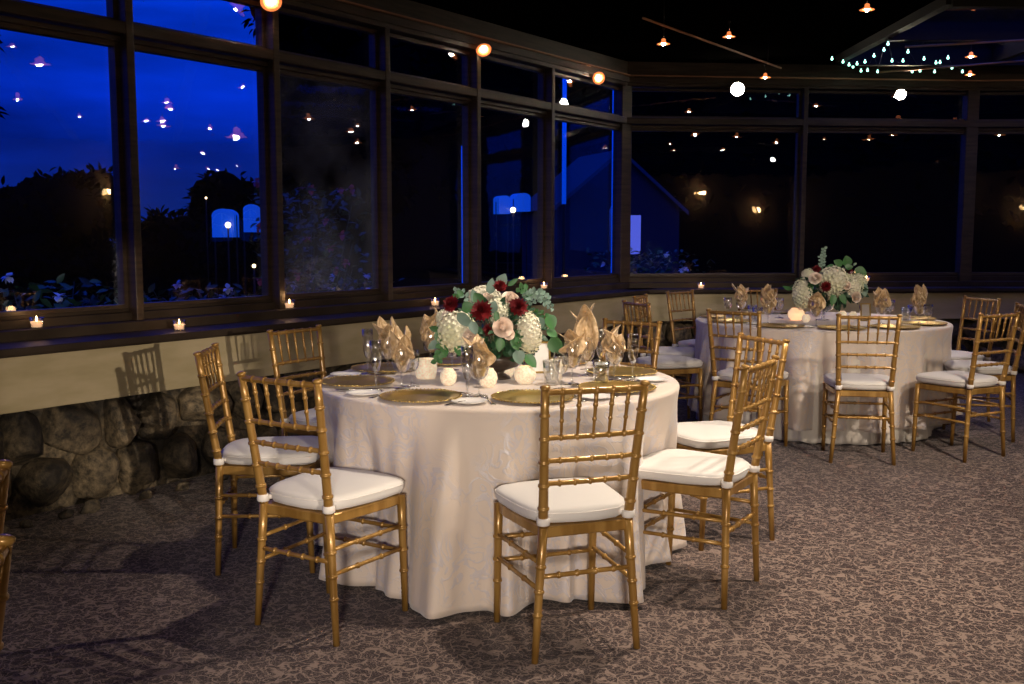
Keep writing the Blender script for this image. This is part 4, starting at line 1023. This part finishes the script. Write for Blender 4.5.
# ------------------------------------------------------------------ ledge candles
def ledge_pt(t, o, z): return W0+WD*t+WN*o+Vector((0, 0, z))
def ledge_t(px, o):
    r = (px-512)/FOC; A = W0+WN*o; return (A.x-r*A.y)/(r*WD.y-WD.x)
LG = 'votive candles on the window ledge'
def lv(p, lb):
    t = thing('ledge_votive', lb, 'candle', p, group=LG)
    h = .055; r = .036
    m = MB(); m.lathe([(0, 0), (r*.75, 0), (r*.82, h*.08), (r, h), (r*.93, h), (r*.76, h*.12), (0, h*.10)], 20); fixn(m.build('holder', M_glass, t))
    m = MB(); m.lathe([(0, h*.13), (r*.74, h*.13), (r*.86, h*.62), (0, h*.62)], 18); fixn(m.build('wax', M_amber, t))
    m = MB(); m.lathe([(0.0005, h*.62), (.0045, h*.62+.006), (.005, h*.62+.011), (.0005, h*.62+.028)], 8); m.build('flame', M_flame, t)
    l = bpy.data.lights.new('candle_light', 'POINT'); l.energy = .25; l.color = (1, .55, .22); l.shadow_soft_size = .02
    lo = bpy.data.objects.new('candle_light', l); COL.objects.link(lo); lo.location = Vector(p)+Vector((0, 0, .085))
lv(ledge_pt(ledge_t(35, .12), .12, .912), 'lit glass votive on the window ledge, leftmost')
lv(ledge_pt(ledge_t(178, .33), .33, .86), 'lit glass votive on the ledge below the second pane')
lv(ledge_pt(ledge_t(289, .12), .12, .912), 'lit glass votive on the ledge at the mullion of the third pane')
lv(ledge_pt(ledge_t(435, .24), .24, .86), 'lit glass votive on the ledge behind the narrow napkin left of the bouquet')
lv(ledge_pt(ledge_t(544, .12), .12, .912), 'lit glass votive on the ledge just right of the near bouquet')
def lb_pt(px, A, d, n, o, z):
    A2 = A+n*o; r = (px-512)/FOC; t = (r*A2.y-A2.x)/(d.x-r*d.y); return A2+d*t+Vector((0, 0, z))
lv(lb_pt(701, PA, dAB, nb, .33, .86), 'lit glass votive on the far ledge between the two tables')
lv(lb_pt(866, PA, dAB, nb, .12, .912), 'lit glass votive on the far ledge right of the far bouquet')

# ------------------------------------------------------------------ lamps
def spot(loc, target, energy, size=60, blend=.5, col=(1, .76, .50), rad=.04):
    l = bpy.data.lights.new('spot_light', 'SPOT'); l.energy = energy; l.spot_size = R(size); l.spot_blend = blend; l.color = col; l.shadow_soft_size = rad
    o = bpy.data.objects.new('spot_light', l); COL.objects.link(o); o.location = loc
    o.rotation_euler = (Vector(target)-Vector(loc)).to_track_quat('-Z', 'Y').to_euler(); return o
def lamp_proto():
    t = bpy.data.objects.new('track_spotlight', None); COL.objects.link(t)
    m = MB(); m.tube([(0, 0, .13), (0, 0, .04)], .004, 6); m.tube([(0, 0, .13), (0, 0, .115)], .012, 8); m.build('stem', M_beam, t)
    m = MB(); m.lathe([(.006, .045), (.016, .040), (.018, .020), (.034, .008), (.052, .002), (.051, .000), (.030, .004), (.012, .018)], 20); fixn(m.build('shade', M_glow, t))
    m = MB(); m.ball((0, 0, .004), .015, 12, 8); m.build('bulb', M_bulb, t)
    return t
LAMPG = 'small hanging track spotlights'
lampn = [None]
def flood(p, label, r, rot):
    t = thing('track_spotlight', label, 'light', p, group=LAMPG); t.rotation_euler = rot
    m = MB(); m.lathe([(.01, .09), (r*.7, .08), (r*1.15, .0), (r*1.08, .0), (r*.6, .07), (0, .075)], 24); fixn(m.build('housing', M_beam, t))
    m = MB(); m.lathe([(0, -.004), (r*.6, -.002), (r, .004), (r*.98, .02), (0, .02)], 24); fixn(m.build('lens', M_bulb, t)); return t
def lamp(p, label, sc=1.0):
    if lampn[0] is None: o = lampn[0] = lamp_proto(); index()
    else: o = copytree(lampn[0])
    o.location = p; o.scale = (sc, sc, sc); o.rotation_euler = (0, 0, 0); tag(o, label, 'light', LAMPG); return o
ztr = 2.80
def on_track(px, A, d, n, o=.14): return lb_pt(px, A, d, n, o, ztr)
lamp(ledge_pt(ledge_t(278, .16), .16, ztr-.02), 'lit amber-rimmed spotlight above the mullion right of the second pane', 1.25).rotation_euler = (R(-48), 0, R(20))
lamp(ledge_pt(ledge_t(484.5, .16), .16, ztr), 'lit amber-rimmed spotlight above the fifth pane', 1.15).rotation_euler = (R(-45), 0, R(15))
lamp(ledge_pt(ledge_t(597, .16), .16, ztr), 'lit spotlight above the last left pane', 1.1).rotation_euler = (R(-75), 0, R(5))
flood(on_track(733, PA, dAB, nb, .26)+Vector((0, 0, -.03)), 'brightest white spotlight on the far wall, left of the middle mullion', .062, (R(-82), 0, R(-12)))
flood(on_track(893, PA, dAB, nb, .26)+Vector((0, 0, -.06)), 'bright spotlight high on the far wall, right half', .048, (R(-82), 0, R(-20)))
# hanging rod with two lamps + others
ra, rb = atz(643, 18, 2.86), atz(781, 68, 2.86)
def rod(a, b, lb):
    t = thing('track_rail', lb, 'track', (a+b)/2); m = MB(); c = (a+b)/2; m.tube([a-c, b-c], .009, 8); m.build('rail', M_copper, t)
    for f in (.12, .88):
        p = a.lerp(b, f)-c; m = MB(); m.tube([p, p+Vector((0, 0, ZC-2.86))], .004, 6); m.build('hanger', M_beam, t)
rod(ra, rb, 'long copper lighting rail slanting across the dark ceiling')
for px, lb in ((660, 'small lit spotlight hanging from the left of the ceiling rail'), (760, 'small lit spotlight hanging from the right end of the ceiling rail')):
    f = (px-643)/(781-643); 
    best = min([i/200 for i in range(201)], key=lambda q: abs(512+FOC*((ra.lerp(rb, q)).x/(ra.lerp(rb, q)).y)-px)); p = ra.lerp(rb, best)
    lamp(p+Vector((0, 0, -.13)), lb, .9)
lamp(atz(729, 37, 2.86), 'small lit spotlight on the ceiling above the rail, at its middle', .9)
lamp(atz(867, 10, 2.80), 'small lit spotlight at the top of the photo, right of centre', .9)
lamp(atz(971, 57, 2.86), 'small lit spotlight under the glass roof, upper one at right', .9)
lamp(atz(970, 75, 2.86), 'small lit spotlight under the glass roof, lower one at right', .9)
ra2, rb2 = atz(905, 47, 2.93), atz(1060, 38, 2.93); rod(ra2, rb2, 'copper lighting rail below the glass roof, upper')
ra2, rb2 = atz(880, 72, 2.93), atz(1060, 58, 2.93); rod(ra2, rb2, 'copper lighting rail below the glass roof, lower')
# string of small bulbs below the roof glass
st = thing('string_lights', 'string of small pale bulbs looped under the glass roof at upper right', 'string lights', (3.6, 9.2, ZC-.09))
sp_ = [(832, 58), (843, 61), (849, 64), (853, 66), (857, 63), (865, 61), (867.5, 69.5), (861, 70), (875, 72), (874, 55), (884, 49), (908, 51), (902, 75), (929, 73), (924, 58), (936, 62), (940, 61.5), (952, 67), (962, 71), (920, 70), (948, 57), (903, 60), (892, 60), (888, 43)]
wpts = []
for i, (px, py) in enumerate(sp_):
    p = atz(px, py+1, ZC-.10); p.y = min(p.y, 10.05); p = p-Vector((3.6, 9.2, ZC-.09)); wpts.append(p)
m = MB(); order = sorted(range(len(sp_)), key=lambda i: sp_[i][0]); m.tube([wpts[i]+Vector((0, 0, .02)) for i in order], .0022, 5); m.build('wire', M_beam, st)
for p in wpts: m = MB(); m.ball(p, .012, 8, 6); m.tube([p+Vector((0, 0, .01)), p+Vector((0, 0, .022))], .006, 6); m.build('bulb', M_bulbcool, st)

# room lights behind and beside the viewer (seen mirrored in the glass)
def mirror(V, P0, n):
    d = (V-P0).dot(n); return V-n*(2*d)
sparks_left = [(40, 65, 1.5), (57, 5, 1.2), (12, 46, .6), (98, 88, 1.0), (103, 85, 1.0), (18, 98, 1.0), (80, 116, .9), (104, 56, .8), (150, 76, 1.1), (168, 102, 1.3), (145, 122, .9), (186, 14, .8), (210, 129, 1.0), (217, 95, 1.2), (234, 97, 1.5), (236, 137, 3.2), (204, 153, .9), (176, 169, .9), (207, 170, .7), (216, 171, .7), (239, 166, .8), (308, 119, 1.2), (340, 114, 1.5), (357, 126, 1.1), (357, 143, 1.1), (320, 82, .9), (420, 118, 1.1), (452, 101, .9), (475, 137, 1.6), (482, 92, .9), (545, 126, .9)]
sparks_back = [(645, 116, .9), (658, 101, 1.4), (674, 150, .9), (722, 150, .8), (737, 136, 1.1), (776, 143, 1.2), (788, 120, 1.2), (799, 111, .8), (868, 139, 1.5), (918, 100, .7), (957, 106, 1.2), (955, 121, 1.0), (938, 161, 1.0)]
npl = 0; spots_done = []
for lst, P0, n in ((sparks_left, W0, WN), (sparks_back, PA, nb)):
    for px, py, sc in lst:
        r_ = ray(px, py); ok = False
        for z in (2.78, 2.70, 2.55, 2.40, 2.25, 2.10):
            V = Vector((0, 0, CAMH))+r_*((z-CAMH)/r_.z); Q = mirror(V, P0, n)
            if not (-3 < Q.x < 11.2 and -7.2 < Q.y < 8.8): continue
            if Q.y > .2:
                u = 512+FOC*Q.x/Q.y; v_ = 234.7-FOC*(Q.z-CAMH)/Q.y
                if -30 < u < 1060 and v_ > -40: continue
            if Q.x < W0.x+(Q.y-W0.y)*WD.x/WD.y+.5: continue
            if any((Q-q).length < .12 for q in spots_done): continue
            ok = True; break
        if ok:
            spots_done.append(Q)
            o = lamp(Q, 'small lit spotlight hanging behind the viewer, mirrored as a spark in the window glass', sc); o['group'] = 'spotlights mirrored in the window glass'; npl += 1
def sconce(p, n, lb):
    t = thing('wall_sconce', lb, 'light', p); Rm = n
    m = MB(); m.box((0, 0, 0), (.05, .05, .16)); fixn(m.build('backplate', M_charger, t))
    for s in (-1, 1):
        q = Vector((s*.10*abs(n.y), s*.10*abs(n.x), .02))+n*.10
        m = MB(); m.tube([(0, 0, -.03), q*.6+Vector((0, 0, -.06)), q], .007, 6); m.build('arm', M_charger, t)
        m = MB(); m.lathe([(.035, 0), (.045, .06), (.035, .12)], 16, c=q); m.build('lamp_shade', M_sconce, t)
    l = bpy.data.lights.new('sconce_light', 'POINT'); l.energy = 10; l.color = (1, .62, .3); l.shadow_soft_size = .06
    o = bpy.data.objects.new('sconce_light', l); COL.objects.link(o); o.location = Vector(p)+n*.22+Vector((0, 0, .08))
sconce((11.42, 5.1, 2.05), Vector((-1, 0, 0)), 'two-armed amber wall sconce mirrored at the first mullion of the left windows')
sconce((8.7, -7.42, 2.45), Vector((0, 1, 0)), 'two-armed amber wall sconce mirrored right of the far middle mullion')
sconce((10.4, -7.42, 2.0), Vector((0, 1, 0)), 'two-armed amber wall sconce mirrored in the right far pane')
def chandelier(p, lb):
    t = thing('chandelier', lb, 'chandelier', p); m = MB(); m.tube([(0, 0, 0), (0, 0, ZC-p[2])], .008, 6); m.ball((0, 0, -.05), .05, 10, 8); m.build('stem', M_charger, t)
    for k in range(6):
        a = k*math.pi/3; q = Vector((.26*math.cos(a), .26*math.sin(a), 0)); m = MB(); m.tube([(0, 0, -.05), q*.5+Vector((0, 0, -.12)), q+Vector((0, 0, -.02))], .007, 6); m.build('arm', M_charger, t)
        m = MB(); m.lathe([(.02, -.02), (.045, .03), (.05, .07), (.04, .09)], 14, c=q); m.build('lamp_shade', M_sconce, t)
chandelier((3.6, -4.6, 2.15), 'amber-shaded chandelier mirrored in the far window, the left one')
chandelier((5.3, -5.0, 2.55), 'amber-shaded chandelier mirrored in the far window, the right one')

# key spots that have no fixtures, and added warm fill points
LC = (1, .84, .68)
spot((.95, 4.0, 2.86), (.55, 4.0, 0), 235, 92, .8, col=LC, rad=.06)
spot((3.0, 3.9, 2.84), (2.4, 4.1, 0), 280, 105, .8, col=LC, rad=.06)
spot((5.2, -6.2, 2.1), (-1.92, 5.2, .62), 2300, 6.6, .35, col=LC, rad=.035)
spot((.15, -4.6, 1.95), (.15, 4.0, .14), 1500, 31, 1, col=(1, .86, .74), rad=.35)  # soft frontal spot added behind the camera, out of view
spot((3.6, 8.6, 2.75), (2.3, 7.2, .5), 130, 66, .9, col=LC)
spot((2.9, 2.6, 2.72), (2.3, 7.0, .6), 330, 44, .8, col=LC, rad=.10)
for x, y, e in ((-1.2, 2.2, 12), (2.4, -1.8, 24), (6.0, 3.0, 14)):  # warm fill points added to lift the bluish shadows
    l = bpy.data.lights.new('room_glow', 'POINT'); l.energy = e; l.color = (1, .74, .48); l.shadow_soft_size = .05
    o = bpy.data.objects.new('room_glow', l); COL.objects.link(o); o.location = (x, y, 2.70)
